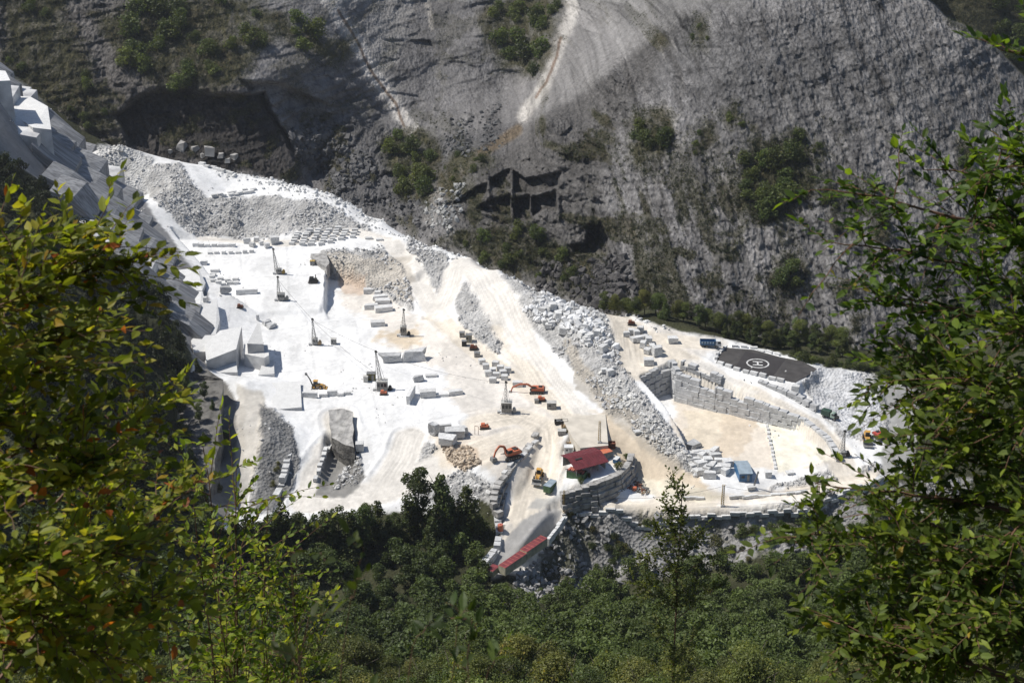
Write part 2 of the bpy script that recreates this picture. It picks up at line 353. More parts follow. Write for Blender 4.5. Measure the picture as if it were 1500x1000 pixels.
TAN = [
 ([(650,470),(720,480),(800,560),(850,620),(940,640),(1020,690),(1010,712),(940,705),(900,680),(880,650),(800,600),(760,640),(700,630),(660,580),(640,520)], .42),
 ([(500,430),(545,425),(600,455),(690,480),(720,560),(640,540),(560,500),(545,480)], .45),
 ([(860,450),(1000,485),(1050,515),(990,530),(930,560),(900,520)], .45),
 ([(870,600),(900,600),(960,660),(1030,700),(1060,725),(1010,735),(930,705),(895,680)], 1.0),
 ([(700,600),(820,590),(830,690),(780,770),(740,830),(700,840),(750,730),(720,680),(660,660)], .5),
 ([(830,745),(1000,750),(1290,705),(1290,690),(1100,722),(1000,725),(900,738)], .6),
 ([(985,560),(1060,590),(1110,612),(1215,672),(1150,690),(1030,690),(985,625)], .7),
 ([(550,480),(610,480),(615,505),(545,500)], 1.0), ([(640,640),(740,640),(735,680),(650,675)], .7),
 ([(1060,540),(1240,650),(1250,690),(1180,700),(1220,660)], .25)]
tan = np.zeros(gx.shape)
for p, a in TAN: tan = np.maximum(tan, a * ground_zone(p, 14, 12, 12))
# ---- relief
rel = scr * (1.3 * fbm(gx / 5, gy / 5, 0, 4) + .5 * fbm(gx / 1.7, gy / 1.7, 4, 2)) + drk * (2.2 * fbm(gx / 7, gy / 7, 2, 4))
rel += (1 - Z['quarry']) * (1.5 * fbm(gx / 12, gy / 12, 0, 3)) * (1 - drk)
rel += Z['quarry'] * (1 - scr) * (.12 * fbm(gx / 4, gy / 4, 7, 3)) - rd * trk * .16 + .7 * berm * Z['quarry'] * (1 - rd) + Z['quarry'] * (1 - scr) * (.10 * fbm(gx / 1.4, gy / 1.8, 17, 2) + .25 * fbm(gx / 11, gy / 11, 18, 3))
GZ = GZ + rel
# ---- surface colours
def C(*c): return np.array(c)[None, None, :]
n1 = fbm(gx / 18, gy / 18, 1, 4)[..., None]; n2 = fbm(gx / 3, gy / 3, 2, 3)[..., None]; n3 = fbm(gx / 6, gy / 30, 6, 3)[..., None]
col = C(.045, .047, .024) * (1 + .6 * n1) + 0 * gx[..., None]
rockc = C(.27, .265, .26) * (1 + .5 * n2) * (1 + .3 * n1)
grass = sstep(-.05, .3, fbm(gx / 8, gy / 8, 9, 4))[..., None] * .75
rockc = rockc * (1 - grass) + C(.075, .075, .035) * grass
col = col * (1 - drk[..., None]) + rockc * drk[..., None]
white = C(.765, .765, .76) * (1 + .09 * n1 + .06 * n2 + .05 * n3)
tanc = C(.60, .51, .395) * (1 + .12 * n1 + .08 * n2 + .08 * n3)
scrc = C(.43, .425, .415) * (1 + .25 * n2 + .18 * n1)
roadc = C(.76, .69, .585) * (1 + .06 * n1 + .05 * n3)
q = white * (1 - tan[..., None]) + tanc * tan[..., None]
q = q * (1 - scr[..., None]) + scrc * scr[..., None]
r_ = rd[..., None] * np.clip(.5 + 1.2 * tan[..., None], 0, .85); q = q * (1 - r_) + roadc * r_
q = q * (1 - .24 * trk[..., None] * rd[..., None])
def paint(poly, c, a=1.0, soft=4, warp=4, s=6):
    global q
    k = (ground_zone(poly, soft, warp, s) * a)[..., None]; q = q * (1 - k) + C(*c) * (1 + .15 * n2 + .1 * n1) * k
paint([(715,745),(728,775),(722,800),(690,845),(640,800),(680,735)], (.07,.072,.04), .9, 4, 3)
paint([(255,550),(330,560),(360,600),(350,760),(290,780),(250,680)], (.17,.16,.145), .95)  # grey rock, darkened by painting in the shadow of the spur
paint([(345,560),(385,575),(395,610),(376,680),(360,755),(335,755),(348,660)], (.50,.47,.42), .9)
paint([(380,590),(425,620),(440,680),(425,720),(400,750),(370,750),(385,650)], (.185,.185,.185), .95)
paint([(462,726),(480,652),(520,655),(534,700),(505,728)], (.22,.215,.205), .95)  # shadow in the hollow below the rock block, painted into the ground
paint([(730,805),(760,765),(800,742),(822,748),(800,790),(760,830),(700,842)], (.33,.33,.33), .85, 3, 3)
paint([(770,745),(785,725),(815,735),(790,748)], (.38,.38,.37), .8)
paint([(1180,545),(1205,536),(1260,545),(1290,600),(1290,640),(1240,640),(1195,595)], (.56,.565,.575), 1)
paint([(930,700),(1000,705),(1060,728),(1030,738),(940,722)], (.70,.64,.52), .9)
paint([(1285,545),(1430,575),(1430,710),(1285,700),(1300,640)], (.30,.295,.28), .9, 6, 6)
paint([(1118,606),(1170,634),(1216,674),(1140,692)], (.76,.72,.61), 1, 3, 1)
paint([(1000,600),(1060,600),(1085,640),(1070,665),(1010,650)], (.66,.58,.46), .8, 6, 8)
paint([(1060,600),(1110,612),(1095,650),(1080,670),(1050,670)], (.60,.51,.40), .8, 5, 8)
paint([(480,372),(600,380),(605,440),(560,425),(500,412)], (.50,.46,.40), .85, 6, 6)
paint([(495,405),(535,405),(540,432),(505,430)], (.58,.47,.38), .9, 4, 4)
paint([(660,650),(700,655),(705,680),(680,690),(655,675)], (.56,.45,.34), .9, 4, 4)
paint([(830,500),(880,560),(1000,680),(990,690),(900,620),(840,560)], (.40,.36,.30), .75, 5, 7)
paint([(-200,100),(0,95),(75,150),(120,225),(215,300),(300,420),(330,540),(290,545),(262,470),(236,425),(190,385),(118,332),(75,276),(0,222)], (.20,.20,.205), .95, 4, 3)  # ground under the left wall, its shade painted in as dark grey
paint([(120,222),(180,208),(230,235),(200,290),(150,250)], (.58,.58,.57), .6)
cut = np.zeros(gx.shape)
for a_, b_ in (((300,470),(560,462)),((300,540),(560,520)),((450,470),(470,600)),((520,470),(560,640)),((400,600),(640,570)),((560,520),(690,560)),((470,640),(560,560)),((600,500),(620,600)),((350,360),(360,450)),((420,360),(424,455)),((300,400),(470,402)),((540,640),(700,600))):
    cut = np.maximum(cut, 1 - sstep(.25, .6, line_d(gx, gy, [tuple(hit(*a_)[:2]), tuple(hit(*b_)[:2])])))
q = q * (1 - .13 * cut[..., None] * (1 - scr[..., None]))
spk = fbm(gx / 1.3, gy / 1.6, 77, 3)[..., None]; blot = sstep(.1, .45, fbm(gx / 9, gy / 13, 78, 4))[..., None]; fine_ = fbm(gx / 2.4, gy / 22, 79, 3)[..., None]
q = q * (1 + .10 * spk + .07 * fine_) * (1 - .12 * blot)
q = np.clip(q, .02, .82)
kq = Z['quarry'][..., None]; col = col * (1 - kq) + q * kq
rough = np.clip(Z['quarry'] * (scr * .95 + .08) + drk * 1.0 + (1 - Z['quarry']) * .6, 0, 1)
ny, nx = gx.shape
idx = np.arange(ny * nx).reshape(ny, nx)
gf = np.stack([idx[:-1, :-1], idx[:-1, 1:], idx[1:, 1:], idx[1:, :-1]], -1).reshape(-1, 4)
M_GROUND = vcol_mat('marble_quarry_ground', vor=0.85, bump=0.7)
g = np_mesh('ground', np.column_stack([gx.ravel(), gy.ravel(), GZ.ravel()]), gf, M_GROUND, None, col.reshape(-1, 3), True, extra=rough.ravel())
tag(g, kind='structure')
def gz(x, y):                          # bilinear ground height
    i = int(np.clip(np.searchsorted(GY, y) - 1, 0, ny - 2)); j = int(np.clip(np.searchsorted(GX, x) - 1, 0, nx - 2))
    a = (x - GX[j]) / (GX[j + 1] - GX[j]); b = (y - GY[i]) / (GY[i + 1] - GY[i])
    return float((GZ[i, j] * (1 - a) + GZ[i, j + 1] * a) * (1 - b) + (GZ[i + 1, j] * (1 - a) + GZ[i + 1, j + 1] * a) * b)
_hit_cache = {}
def G(u, v):                           # ground point seen along (u, v)
    if (u, v) not in _hit_cache:
        p = hit(u, v); _hit_cache[(u, v)] = Vector((p[0], p[1], gz(p[0], p[1])))
    return _hit_cache[(u, v)].copy()
# ============================================================ MOUNTAIN behind the quarry
MC = [ # u, v, distance
 (-400,-200,860),(-400,300,730),(-100,0,830),(-100,240,752),(-400,100,790),
 (0,0,832),(0,150,770),(100,100,790),(100,230,752),(200,0,836),(200,120,778),(300,235,748),(300,60,806),(330,120,768),(420,255,738),(400,0,842),(450,90,800),(500,0,880),(380,180,752),
 (470,250,772),(430,140,792),(500,130,808),(550,180,808),(480,300,728),(600,200,800),(600,100,868),(560,0,930),(500,-100,960),(520,240,765),(560,300,735),
 (640,0,950),(640,120,868),(700,60,905),(760,0,960),(700,180,810),(640,260,750),(620,320,712),(600,350,690),(760,120,880),
 (840,0,930),(800,80,870),(770,170,800),(720,220,740),(700,240,716),(650,300,690),(640,330,680),
 (920,0,860),(960,-100,900),(900,60,815),(850,130,765),(1000,20,738),(890,110,724),(800,180,706),(1050,-60,770),
 (760,300,672),(860,380,624),(800,400,625),(740,370,645),(880,440,588),(700,350,660),(900,300,640),(880,200,684),
 (1000,450,570),(1000,300,618),(1000,150,670),(1100,510,556),(1100,400,582),(1100,250,628),(1100,100,672),(1100,0,706),(1200,520,548),(1200,350,592),(1200,150,650),(1200,0,700),(1100,-200,800),
 (1300,520,545),(1300,300,600),(1300,100,665),(1340,0,706),(1400,300,604),(1400,150,655),(1420,60,685),(1500,400,580),(1500,250,628),(1500,130,680),(1700,300,640),(1900,300,660),(1900,0,800),(1900,550,560),(1600,200,660),(1600,500,560),
 (1200,600,530),(1000,600,540),(800,600,580),(600,600,640),(400,600,690),(100,600,720),(-400,600,720),(1500,600,535)]
mu_ = np.arange(-260, 1761, 1.9); mv_ = np.arange(-110, 566, 1.65)
mu, mv = np.meshgrid(mu_, mv_)
MY = rbf(MC, np.column_stack([mu.ravel(), mv.ravel()]), 2.0).reshape(mu.shape)
wu = mu + 9 * fbm(mu / 40, mv / 40, 0, 4); wv = mv + 9 * fbm(mu / 40, mv / 40, 8, 4)
def mz(poly, soft=8, w=1.0): return sstep(-soft / 2, soft / 2, poly_sd(mu + w * (wu - mu), mv + w * (wv - mv), poly))
# rib on the left with its sheer dark flank; the long low cave in the wall
MY += 8 * mz([(350,112),(420,130),(560,185),(470,285),(448,268),(400,175)], 7, .9) * sstep(540, 440, mu)
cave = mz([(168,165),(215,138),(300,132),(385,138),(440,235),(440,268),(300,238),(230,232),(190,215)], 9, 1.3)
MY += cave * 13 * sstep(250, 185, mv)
# distant hill over the right-hand skyline
far = mz([(1345,-10),(1385,22),(1440,50),(1500,112),(1600,180),(1920,240),(1920,-200),(1300,-200)], 3, .5)
MY += far * 160
# old bench cuts in the foot of the mountain
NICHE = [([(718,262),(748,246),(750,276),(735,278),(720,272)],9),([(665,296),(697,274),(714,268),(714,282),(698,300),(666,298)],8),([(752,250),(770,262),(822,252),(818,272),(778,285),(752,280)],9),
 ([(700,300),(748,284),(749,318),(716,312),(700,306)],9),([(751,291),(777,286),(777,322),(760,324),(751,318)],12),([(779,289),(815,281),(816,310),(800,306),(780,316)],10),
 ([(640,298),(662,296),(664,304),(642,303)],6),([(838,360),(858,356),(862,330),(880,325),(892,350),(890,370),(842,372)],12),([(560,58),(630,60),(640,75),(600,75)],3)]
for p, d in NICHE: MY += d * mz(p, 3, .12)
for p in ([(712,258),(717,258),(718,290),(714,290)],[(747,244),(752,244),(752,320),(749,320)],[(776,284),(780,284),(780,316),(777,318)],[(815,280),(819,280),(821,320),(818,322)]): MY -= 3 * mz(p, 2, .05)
# relief of the rock: beds, joints, gullies
d0 = np.stack([(mu - 750) / F, CP - (mv - 500) / F * SP, -SP - (mv - 500) / F * CP], -1)
W0 = d0 * (MY / d0[..., 1])[..., None]
wx, wz = W0[..., 0], W0[..., 2]
face = mz([(1000,10),(1345,-40),(1500,110),(1600,400),(1300,560),(1000,500),(880,440),(860,330),(890,200),(900,110)], 60)
sl = wx * .96 + wz * .30                       # leaning joints of the right-hand face
beds = wz * .93 + wx * -.25
rug = mz([(640,310),(700,240),(890,100),(1000,20),(960,120),(900,200),(880,300),(920,420),(860,440),(740,380)], 40)
scr2 = mz([(430,165),(560,185),(610,200),(700,190),(770,180),(720,240),(640,300),(620,345),(560,320),(480,280)], 20)
lef = mz([(-420,-200),(330,-200),(345,100),(440,265),(300,245),(-420,260)], 30)
slab = 1 - np.clip(rug + face + scr2 + lef, 0, 1)
dsp = face * (3.4 * fbm(sl / 9, beds / 40, 0, 4) + 1.5 * np.abs(fbm(sl / 3.2, beds / 14, 5, 3)) + 1.1 * fbm(sl / 30, beds / 5, 2, 3) + .9 * fbm(sl / 2.2, beds / 3, 9, 2))
dsp += rug * (5 * np.abs(fbm(wx / 14, wz / 7, 1, 4)) + 2 * fbm(wx / 4, wz / 2.2, 6, 3))
dsp += scr2 * (3.2 * np.abs(fbm(wx / 7, wz / 5, 3, 4)) + 1.5 * fbm(wx / 2.5, wz / 2.5, 6, 2))
dsp += lef * (4.0 * fbm((wx + wz * .55) / 7, (wz) / 34, 2, 4) + 1.6 * np.abs(fbm(wx / 12, wz / 2.6, 7, 3)) + 1.0 * fbm(wx / 3, wz / 3, 1, 2))
dsp += slab * (2.0 * fbm(wx / 16, wz / 10, 4, 4) + .5 * fbm(wx / 2.5, wz / 2.5, 3, 2) + 1.5 * sstep(.1, .18, fbm((wx + wz) / 22, wz / 9, 12, 3)))
dsp += (face * 1.0 + lef + slab * .5 + rug + scr2) * (.9 * np.abs(fbm(wx / 2.4, wz / 1.6, 55, 2)) + 1.3 * (sstep(.0, .05, fbm(sl / 7, beds / 11, 61, 3)) - .5) * .7)
fa1, fe1 = facets(sl / 4.2, beds / 11, 1); fa2, fe2 = facets(sl / 1.7, beds / 4, 2); fa3, fe3 = facets(wx / 9, wz / 4, 3); fa4, fe4 = facets(wx / 3.2, wz / 1.8, 4)
lx = wx * .9 + wz * .45; fa5, fe5 = facets(lx / 4.5, wz / 8, 5)
jt = lambda k: .55 + .9 * np.clip(fbm(wx / 15, wz / 15, k, 3) + .3, 0, 1)
dsp += face * (.85 * fa1 + .4 * fa2) * jt(91) * (.55 + .45 * sstep(150, 330, mv)) + rug * (1.5 * fa3 + .7 * fa4) * jt(92) + scr2 * (.9 * fa4 + 1.0 * fa3) * jt(93) + lef * (1.2 * fa5 + .55 * fa4) * jt(94) + slab * (.8 * fa3 + .15 * fa4) * jt(95)
fedge = np.maximum.reduce([(1 - sstep(0, .10, fe1)) * face, .7 * (1 - sstep(0, .13, fe2)) * face, (1 - sstep(0, .10, fe3)) * np.clip(rug + .6 * slab + .6 * scr2, 0, 1), (1 - sstep(0, .12, fe5)) * lef, .6 * (1 - sstep(0, .14, fe4)) * np.clip(rug + scr2 + lef, 0, 1)])
stra = fbm(sl / 60, beds / 6.5, 101, 3); dsp += face * .5 * sstep(-.05, .08, stra) + face * .35 * sstep(.1, .2, fbm(sl / 30, beds / 3.2, 102, 3))
strl = fbm((wx + .4 * wz) / 50, (wz - .12 * wx) / 4.2, 103, 3); dsp += (lef + .5 * slab) * 1.7 * sstep(-.05, .06, strl)
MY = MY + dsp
W0 = d0 * (MY / d0[..., 1])[..., None]; MW = W0 + np.array([0, 0, CAMH])
# colours of the rock, of scree, of stained and washed strips, of thin grass
m1 = fbm(wx / 30, wz / 30, 1, 4)[..., None]; m2 = fbm(wx / 4, wz / 4, 2, 4)[..., None]; m3 = fbm(sl / 3, beds / 25, 3, 4)[..., None]
m0 = fbm(wx / 70, wz / 45, 44, 3)[..., None]
mc = C(.245, .242, .245) * (1 + .35 * m1 + .35 * m2 + .35 * m3 * face[..., None] + .35 * m0)
def mpaint(k, c, a=1.0):
    global mc
    k = (k * a)[..., None]; mc = mc * (1 - k) + C(*c) * (1 + .35 * m2 + .2 * m1) * k
def crack(a, b, k, th=.05): return 1 - sstep(0, th, np.abs(fbm(a, b, k, 3)))
ck = np.maximum(crack(sl / 5, beds / 22, 71), .8 * crack(sl / 26, beds / 4.5, 72)) * (face + .4 * rug)
ck = np.maximum(ck, np.maximum(crack(wx / 22, wz / 3, 73), crack((wx + wz * .6) / 6, wz / 30, 74)) * (lef + .7 * slab + .5 * scr2))
ck = np.maximum(ck, np.maximum(.45 * face * (1 - sstep(.02, .10, np.abs(stra - .01))), (lef + .5 * slab) * (1 - sstep(.02, .10, np.abs(strl)))))
ck = ck * sstep(-.3, .2, fbm(wx / 14, wz / 14, 75, 3))
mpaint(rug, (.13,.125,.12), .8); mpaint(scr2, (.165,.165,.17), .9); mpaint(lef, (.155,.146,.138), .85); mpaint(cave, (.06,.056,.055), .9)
mpaint(mz([(470,-20),(620,-20),(575,110),(612,195),(580,180),(520,90)], 14), (.36,.355,.35), .95)
mpaint(mz([(860,-20),(1060,-20),(1000,30),(890,110),(780,185),(800,120)], 14), (.36,.355,.35), .6)
mpaint(mz([(980,60),(1300,20),(1380,150),(1200,180),(1000,140)], 60), (.22,.22,.225), .5)
for ln, w, c in (([(480,0),(525,70),(570,140),(585,165),(608,196)], 11, (.74,.72,.69)), ([(835,-20),(838,15),(812,85),(795,130),(768,172)], 10, (.66,.64,.61)), ([(690,0),(625,-10)], 3, (.4,.4,.4)), ([(625,5),(632,40)], 4, (.45,.43,.4)),
                 ([(495,15),(520,60),(545,105),(580,150),(592,185)], 2.2, (.24,.17,.12)), ([(822,55),(814,85),(800,120),(785,145)], 2.2, (.25,.17,.12)), ([(640,290),(690,235),(760,190)], 8, (.22,.17,.11)), ([(630,320),(650,270),(690,230)], 10, (.36,.35,.34))):
    mpaint(1 - sstep(w * .5, w * 1.4, line_d(wu * .5 + mu * .5, wv * .5 + mv * .5, ln)), c, .85)
streak = sstep(.45, .7, fbm(sl / 2.2, beds / 9, 21, 4)) * face * .8; mpaint(streak, (.42,.41,.40))
mpaint(sstep(.3, .6, fbm(sl / 5, beds / 20, 31, 4)) * face, (.085,.08,.075), .6)
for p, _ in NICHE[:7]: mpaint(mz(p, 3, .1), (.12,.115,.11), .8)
MGRASS = [[(918,190),(955,165),(992,162),(990,205),(960,240),(945,255),(922,225)],[(1055,180),(1075,155),(1092,185),(1070,192)],[(1085,260),(1105,185),(1130,215),(1165,195),(1185,205),(1190,280),(1160,320),(1120,330),(1080,315)],
 [(1195,270),(1212,260),(1235,320),(1215,325)],[(1268,265),(1285,270),(1310,345),(1280,345)],[(1020,185),(1036,180),(1030,225),(1016,228)],[(1015,25),(1035,20),(1040,60),(1028,85),(1015,60)],[(1140,370),(1180,380),(1185,420),(1145,435)],[(1190,210),(1203,215),(1200,260),(1190,250)],
 [(1410,205),(1432,210),(1430,275),(1400,285)],[(640,350),(760,330),(870,390),(880,430),(760,405),(690,375)],[(640,250),(690,215),(720,235),(670,290)],[(0,0),(80,-10),(120,60),(140,160),(60,150),(0,130)],[(80,130),(150,140),(170,190),(120,210)],
 [(150,20),(340,-10),(520,70),(500,100),(400,60),(350,110),(250,140),(180,100)],[(590,190),(640,200),(640,300),(600,300),(560,220)],[(720,-10),(820,-10),(810,70),(775,120),(740,110),(700,40)],[(1370,0),(1500,0),(1500,100),(1430,45)]]
mg = np.zeros(mu.shape)
for p in MGRASS: mg = np.maximum(mg, mz(p, 26, 2.4) * (.55 + .45 * sstep(-.3, .2, fbm(wx / 3, wz / 3, 14, 3))))
mg = np.maximum(mg, .8 * sstep(.18, .42, fbm(wx / 11, wz / 6, 19, 4)) * np.clip(rug + scr2 + lef * .9 + .35 * slab + face * sstep(140, 420, mv), 0, 1))
mg = np.maximum(mg, .75 * sstep(.12, .42, fbm(sl / 5, beds / 20, 57, 4)) * face * sstep(150, 320, mv) * sstep(1280, 1000, mu))
mg = np.maximum(mg, far)
mpaint(mg, (.082,.078,.036), .9)
mpaint(sstep(.2, .5, fbm(wx / 9, wz / 9, 41, 3)) * mg, (.10,.085,.05), .7)
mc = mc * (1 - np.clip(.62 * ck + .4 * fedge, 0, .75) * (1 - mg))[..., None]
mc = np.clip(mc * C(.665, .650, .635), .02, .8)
ny2, nx2 = mu.shape; idx = np.arange(ny2 * nx2).reshape(ny2, nx2)
mf = np.stack([idx[:-1, :-1], idx[1:, :-1], idx[1:, 1:], idx[:-1, 1:]], -1).reshape(-1, 4)
M_ROCK = vcol_mat('mountain_rock', fine=((3.0, .4), (.8, .4)), vor=0.6, bump=1.3, stretch=(1, .5, .6))
mo = np_mesh('mountain', MW.reshape(-1, 3), mf, M_ROCK, None, mc.reshape(-1, 3), True, extra=np.clip(.9 - .5 * slab.ravel(), .2, 1))
tag(mo, kind='structure')
def MP(u, v):                          # point of the mountain seen along (u, v)
    i = int(round((v + 110) / 1.65)); j = int(round((u + 260) / 1.9))
    return Vector(MW[min(max(i, 0), ny2 - 1), min(max(j, 0), nx2 - 1)])
# ============================================================ MARBLE: benches, walls, blocks, rubble
M_MARBLE = mat('sawn_white_marble', (.80, .80, .79), .75, var=.05, scale=.35, bump=.05, bscale=1.5)
M_MARBG = mat('grey_veined_marble', (.60, .605, .61), .8, var=.14, scale=.5, bump=.12, bscale=1.2)
M_BENCH = mat('streaked_bench_marble', (.66, .66, .655), .8, var=.16, scale=.12, bump=.25, bscale=.5, dirt=(.34, .34, .35))
M_ROUGHG = mat('rough_grey_stone', (.40, .39, .375), .9, var=.28, scale=.4, bump=.3, bscale=1.2)
M_DARKR = mat('dark_broken_rock', (.15, .143, .132), .9, var=.3, scale=.35, bump=.5, bscale=.9)
def per_object(m, lo, hi):               # stones of one quarry differ a little from block to block
    n = m.node_tree.nodes; l = m.node_tree.links; p = n['Principled BSDF']; src = p.inputs['Base Color'].links[0].from_socket
    oi = n.new('ShaderNodeObjectInfo'); mr = n.new('ShaderNodeMapRange'); mr.inputs[3].default_value = lo; mr.inputs[4].default_value = hi; l.new(oi.outputs['Random'], mr.inputs[0])
    vn = n.new('ShaderNodeTexNoise'); vn.inputs['Scale'].default_value = 2.2; vn.inputs['Detail'].default_value = 5; vn.inputs['Distortion'].default_value = 2.5; tc = n.new('ShaderNodeTexCoord'); l.new(tc.outputs['Object'], vn.inputs['Vector'])
    vr = n.new('ShaderNodeMapRange'); vr.inputs[1].default_value = .47; vr.inputs[2].default_value = .53; vr.inputs[3].default_value = .80; vr.inputs[4].default_value = 1.0; l.new(vn.outputs[0], vr.inputs[0])
    mu = n.new('ShaderNodeMath'); mu.operation = 'MULTIPLY'; l.new(mr.outputs[0], mu.inputs[0]); l.new(vr.outputs[0], mu.inputs[1])
    sc = n.new('ShaderNodeVectorMath'); sc.operation = 'SCALE'; l.new(src, sc.inputs[0]); l.new(mu.outputs[0], sc.inputs['Scale']); l.new(sc.outputs[0], p.inputs['Base Color'])
per_object(M_MARBLE, .78, 1.0); per_object(M_MARBG, .8, 1.1)
def prism_top(name, top, drop, mats, label=None, cat='marble bench', group=None, batter=.0, jag=0.0):
    w = [Vector(PZ(*p)) for p in top]
    if sum((w[i].x * w[(i + 1) % len(w)].y - w[(i + 1) % len(w)].x * w[i].y) for i in range(len(w))) < 0: w.reverse()
    c = sum(w, Vector()) / len(w); n = len(w); base = c.copy(); base.z = min(p.z for p in w) - drop
    vs = []
    for p in w: vs.append(p - c)
    for p in w:
        o = Vector((p.x - c.x, p.y - c.y, 0)); o *= (1 + batter); vs.append(Vector((o.x, o.y, base.z - c.z)))
    me = bpy.data.meshes.new(name)
    me.from_pydata([tuple(v) for v in vs], [], [tuple(range(n))] + [(i, i + n, (i + 1) % n + n, (i + 1) % n) for i in range(n)] + [tuple(range(2 * n - 1, n - 1, -1))])
    for m in mats: me.materials.append(m)
    for i, p in enumerate(me.polygons): p.material_index = 0 if i == 0 or len(mats) == 1 else 1
    bm = bmesh.new(); bm.from_mesh(me); bmesh.ops.recalc_face_normals(bm, faces=bm.faces)
    if jag:
        bmesh.ops.triangulate(bm, faces=[f for f in bm.faces if len(f.verts) > 4])
        bmesh.ops.subdivide_edges(bm, edges=[e for e in bm.edges], cuts=3, use_grid_fill=True)
        for v in bm.verts:
            q = v.co * .35
            v.co += Vector((fbm(q.x, q.y, q.z, 3), fbm(q.x + 9, q.y, q.z, 3), .4 * fbm(q.x, q.y + 9, q.z, 3))) * jag
    bm.to_mesh(me); bm.free()
    o = bpy.data.objects.new(name, me); COL.objects.link(o); o.location = c
    if label: tag(o, label, cat, group)
    return o
MB2 = [M_MARBLE, M_BENCH]
BENCH = [
 ([(-60,98,92),(8,104,92),(15,118,92),(-60,122,92)], 45, 'tall pale marble bench cut off by the left edge of the view'),
 ([(12,140,74),(45,142,74),(70,156,74),(75,190,71),(48,187,72),(20,168,73)], 32, 'high marble bench with a sunlit top and an ochre stain'),
 ([(256,396,16),(290,392,16),(301,414,13.5),(296,426,13.5),(262,424,15)], 12, 'white ledge nearest the upper floor'),
 ([(262,428,13.5),(296,424,13.5),(302,446,11.5),(292,452,12),(266,452,13)], 12, 'white ledge stepping down towards the machines'),
 ([(272,452,12),(318,438,12),(322,468,9.5),(316,490,8.5),(280,490,10)], 10, 'broad white ledge with a small block on it'),
 ([(278,492,10),(318,490,10),(312,514,8.6),(284,516,9.4)], 10, 'scored white ledge below the broad one'),
 ([(300,505,11),(322,484,12),(354,478,12),(346,511,11),(302,528,10)], 12, 'tall white wedge with a grey triangular side'),
 ([(300,528,6),(344,514,6),(348,545,5),(300,545,5)], 7, 'low white step at the foot of the tall wedge'),
 ([(362,503,11.5),(377,474,12),(381,474,12),(386,504,11)], 13, 'thin upright slab standing behind the wedge'),
 ([(357,504,8),(392,505,8),(394,520,7.4),(387,524,7),(357,518,7)], 9, 'square cut marble step between two upright slabs'),
 ([(386,528,4),(401,527,4),(402,547,2.2),(378,549,2.2)], 5, 'small front step of white marble'),
 ([(396,560,1.6),(440,558,1.6),(442,596,.8),(400,600,.8)], 7, 'flat white shelf with a shaded front drop'),
]
BT = [(745,-276,74,-242,40),(700,-250,72,-208,31),(650,-224,64,-178,24),(600,-200,52,-150,13.5),(550,-170,35,-130,9),(520,-148,22,-116,4)]   # y, x and z of the head and the foot of the wall
_y = [b_[0] for b_ in BT][::-1]
def bt(y, k): return float(np.interp(y, _y, [b_[k] for b_ in BT][::-1]))
M_SHADE = mat('shaded_bench_marble', (.30, .305, .315), .85, var=.2, scale=.5, bump=.35, bscale=.9, dirt=(.12, .12, .125))  # streaked bench marble with the left wall's shade put into its colour
def squash(m, r, s):
    n = m.node_tree.nodes; l = m.node_tree.links; tc = [x for x in n if x.bl_idname == 'ShaderNodeTexCoord'][0]; mp = n.new('ShaderNodeMapping'); mp.vector_type = 'TEXTURE'; mp.inputs['Rotation'].default_value = r; mp.inputs['Scale'].default_value = s
    tg = [k.to_socket for k in tc.outputs['Object'].links]; l.new(tc.outputs['Object'], mp.inputs[0])
    for t_ in tg: l.new(mp.outputs[0], t_)
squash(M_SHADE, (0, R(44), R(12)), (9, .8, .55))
y = 742.0
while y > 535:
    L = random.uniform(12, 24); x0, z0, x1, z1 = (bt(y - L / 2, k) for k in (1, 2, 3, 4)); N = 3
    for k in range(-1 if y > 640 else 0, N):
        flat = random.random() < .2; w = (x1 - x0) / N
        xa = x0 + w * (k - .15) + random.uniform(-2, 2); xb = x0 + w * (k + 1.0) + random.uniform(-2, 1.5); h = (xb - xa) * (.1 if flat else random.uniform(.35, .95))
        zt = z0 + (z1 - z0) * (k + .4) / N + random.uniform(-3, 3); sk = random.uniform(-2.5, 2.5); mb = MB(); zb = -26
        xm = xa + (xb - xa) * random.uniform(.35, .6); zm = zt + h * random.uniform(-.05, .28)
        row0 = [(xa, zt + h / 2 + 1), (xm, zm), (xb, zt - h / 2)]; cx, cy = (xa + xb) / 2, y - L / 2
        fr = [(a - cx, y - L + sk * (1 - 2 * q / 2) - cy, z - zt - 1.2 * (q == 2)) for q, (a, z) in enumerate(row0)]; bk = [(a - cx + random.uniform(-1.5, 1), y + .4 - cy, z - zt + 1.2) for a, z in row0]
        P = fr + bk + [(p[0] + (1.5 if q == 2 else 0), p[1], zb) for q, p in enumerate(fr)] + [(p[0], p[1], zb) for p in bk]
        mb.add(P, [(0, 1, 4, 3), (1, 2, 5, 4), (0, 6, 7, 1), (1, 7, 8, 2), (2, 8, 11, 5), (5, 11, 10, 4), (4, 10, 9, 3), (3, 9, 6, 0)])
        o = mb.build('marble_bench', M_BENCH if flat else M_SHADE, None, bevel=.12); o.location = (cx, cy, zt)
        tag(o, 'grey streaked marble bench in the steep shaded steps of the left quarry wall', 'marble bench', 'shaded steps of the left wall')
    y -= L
for p, d, lab in BENCH: prism_top('marble_bench', p, d, MB2, lab, 'marble bench', 'stepped marble benches of the left wall')
prism_top('quarry_face', [(483,600,1.5),(505,598,1.8),(517,604,1.5),(518,655,-1),(505,652,-1.5),(485,640,-2)], 9, [M_ROUGHG, M_DARKR], 'dark rough block of uncut rock beside the front ramp', 'rock mass', None, .0, 1.0)
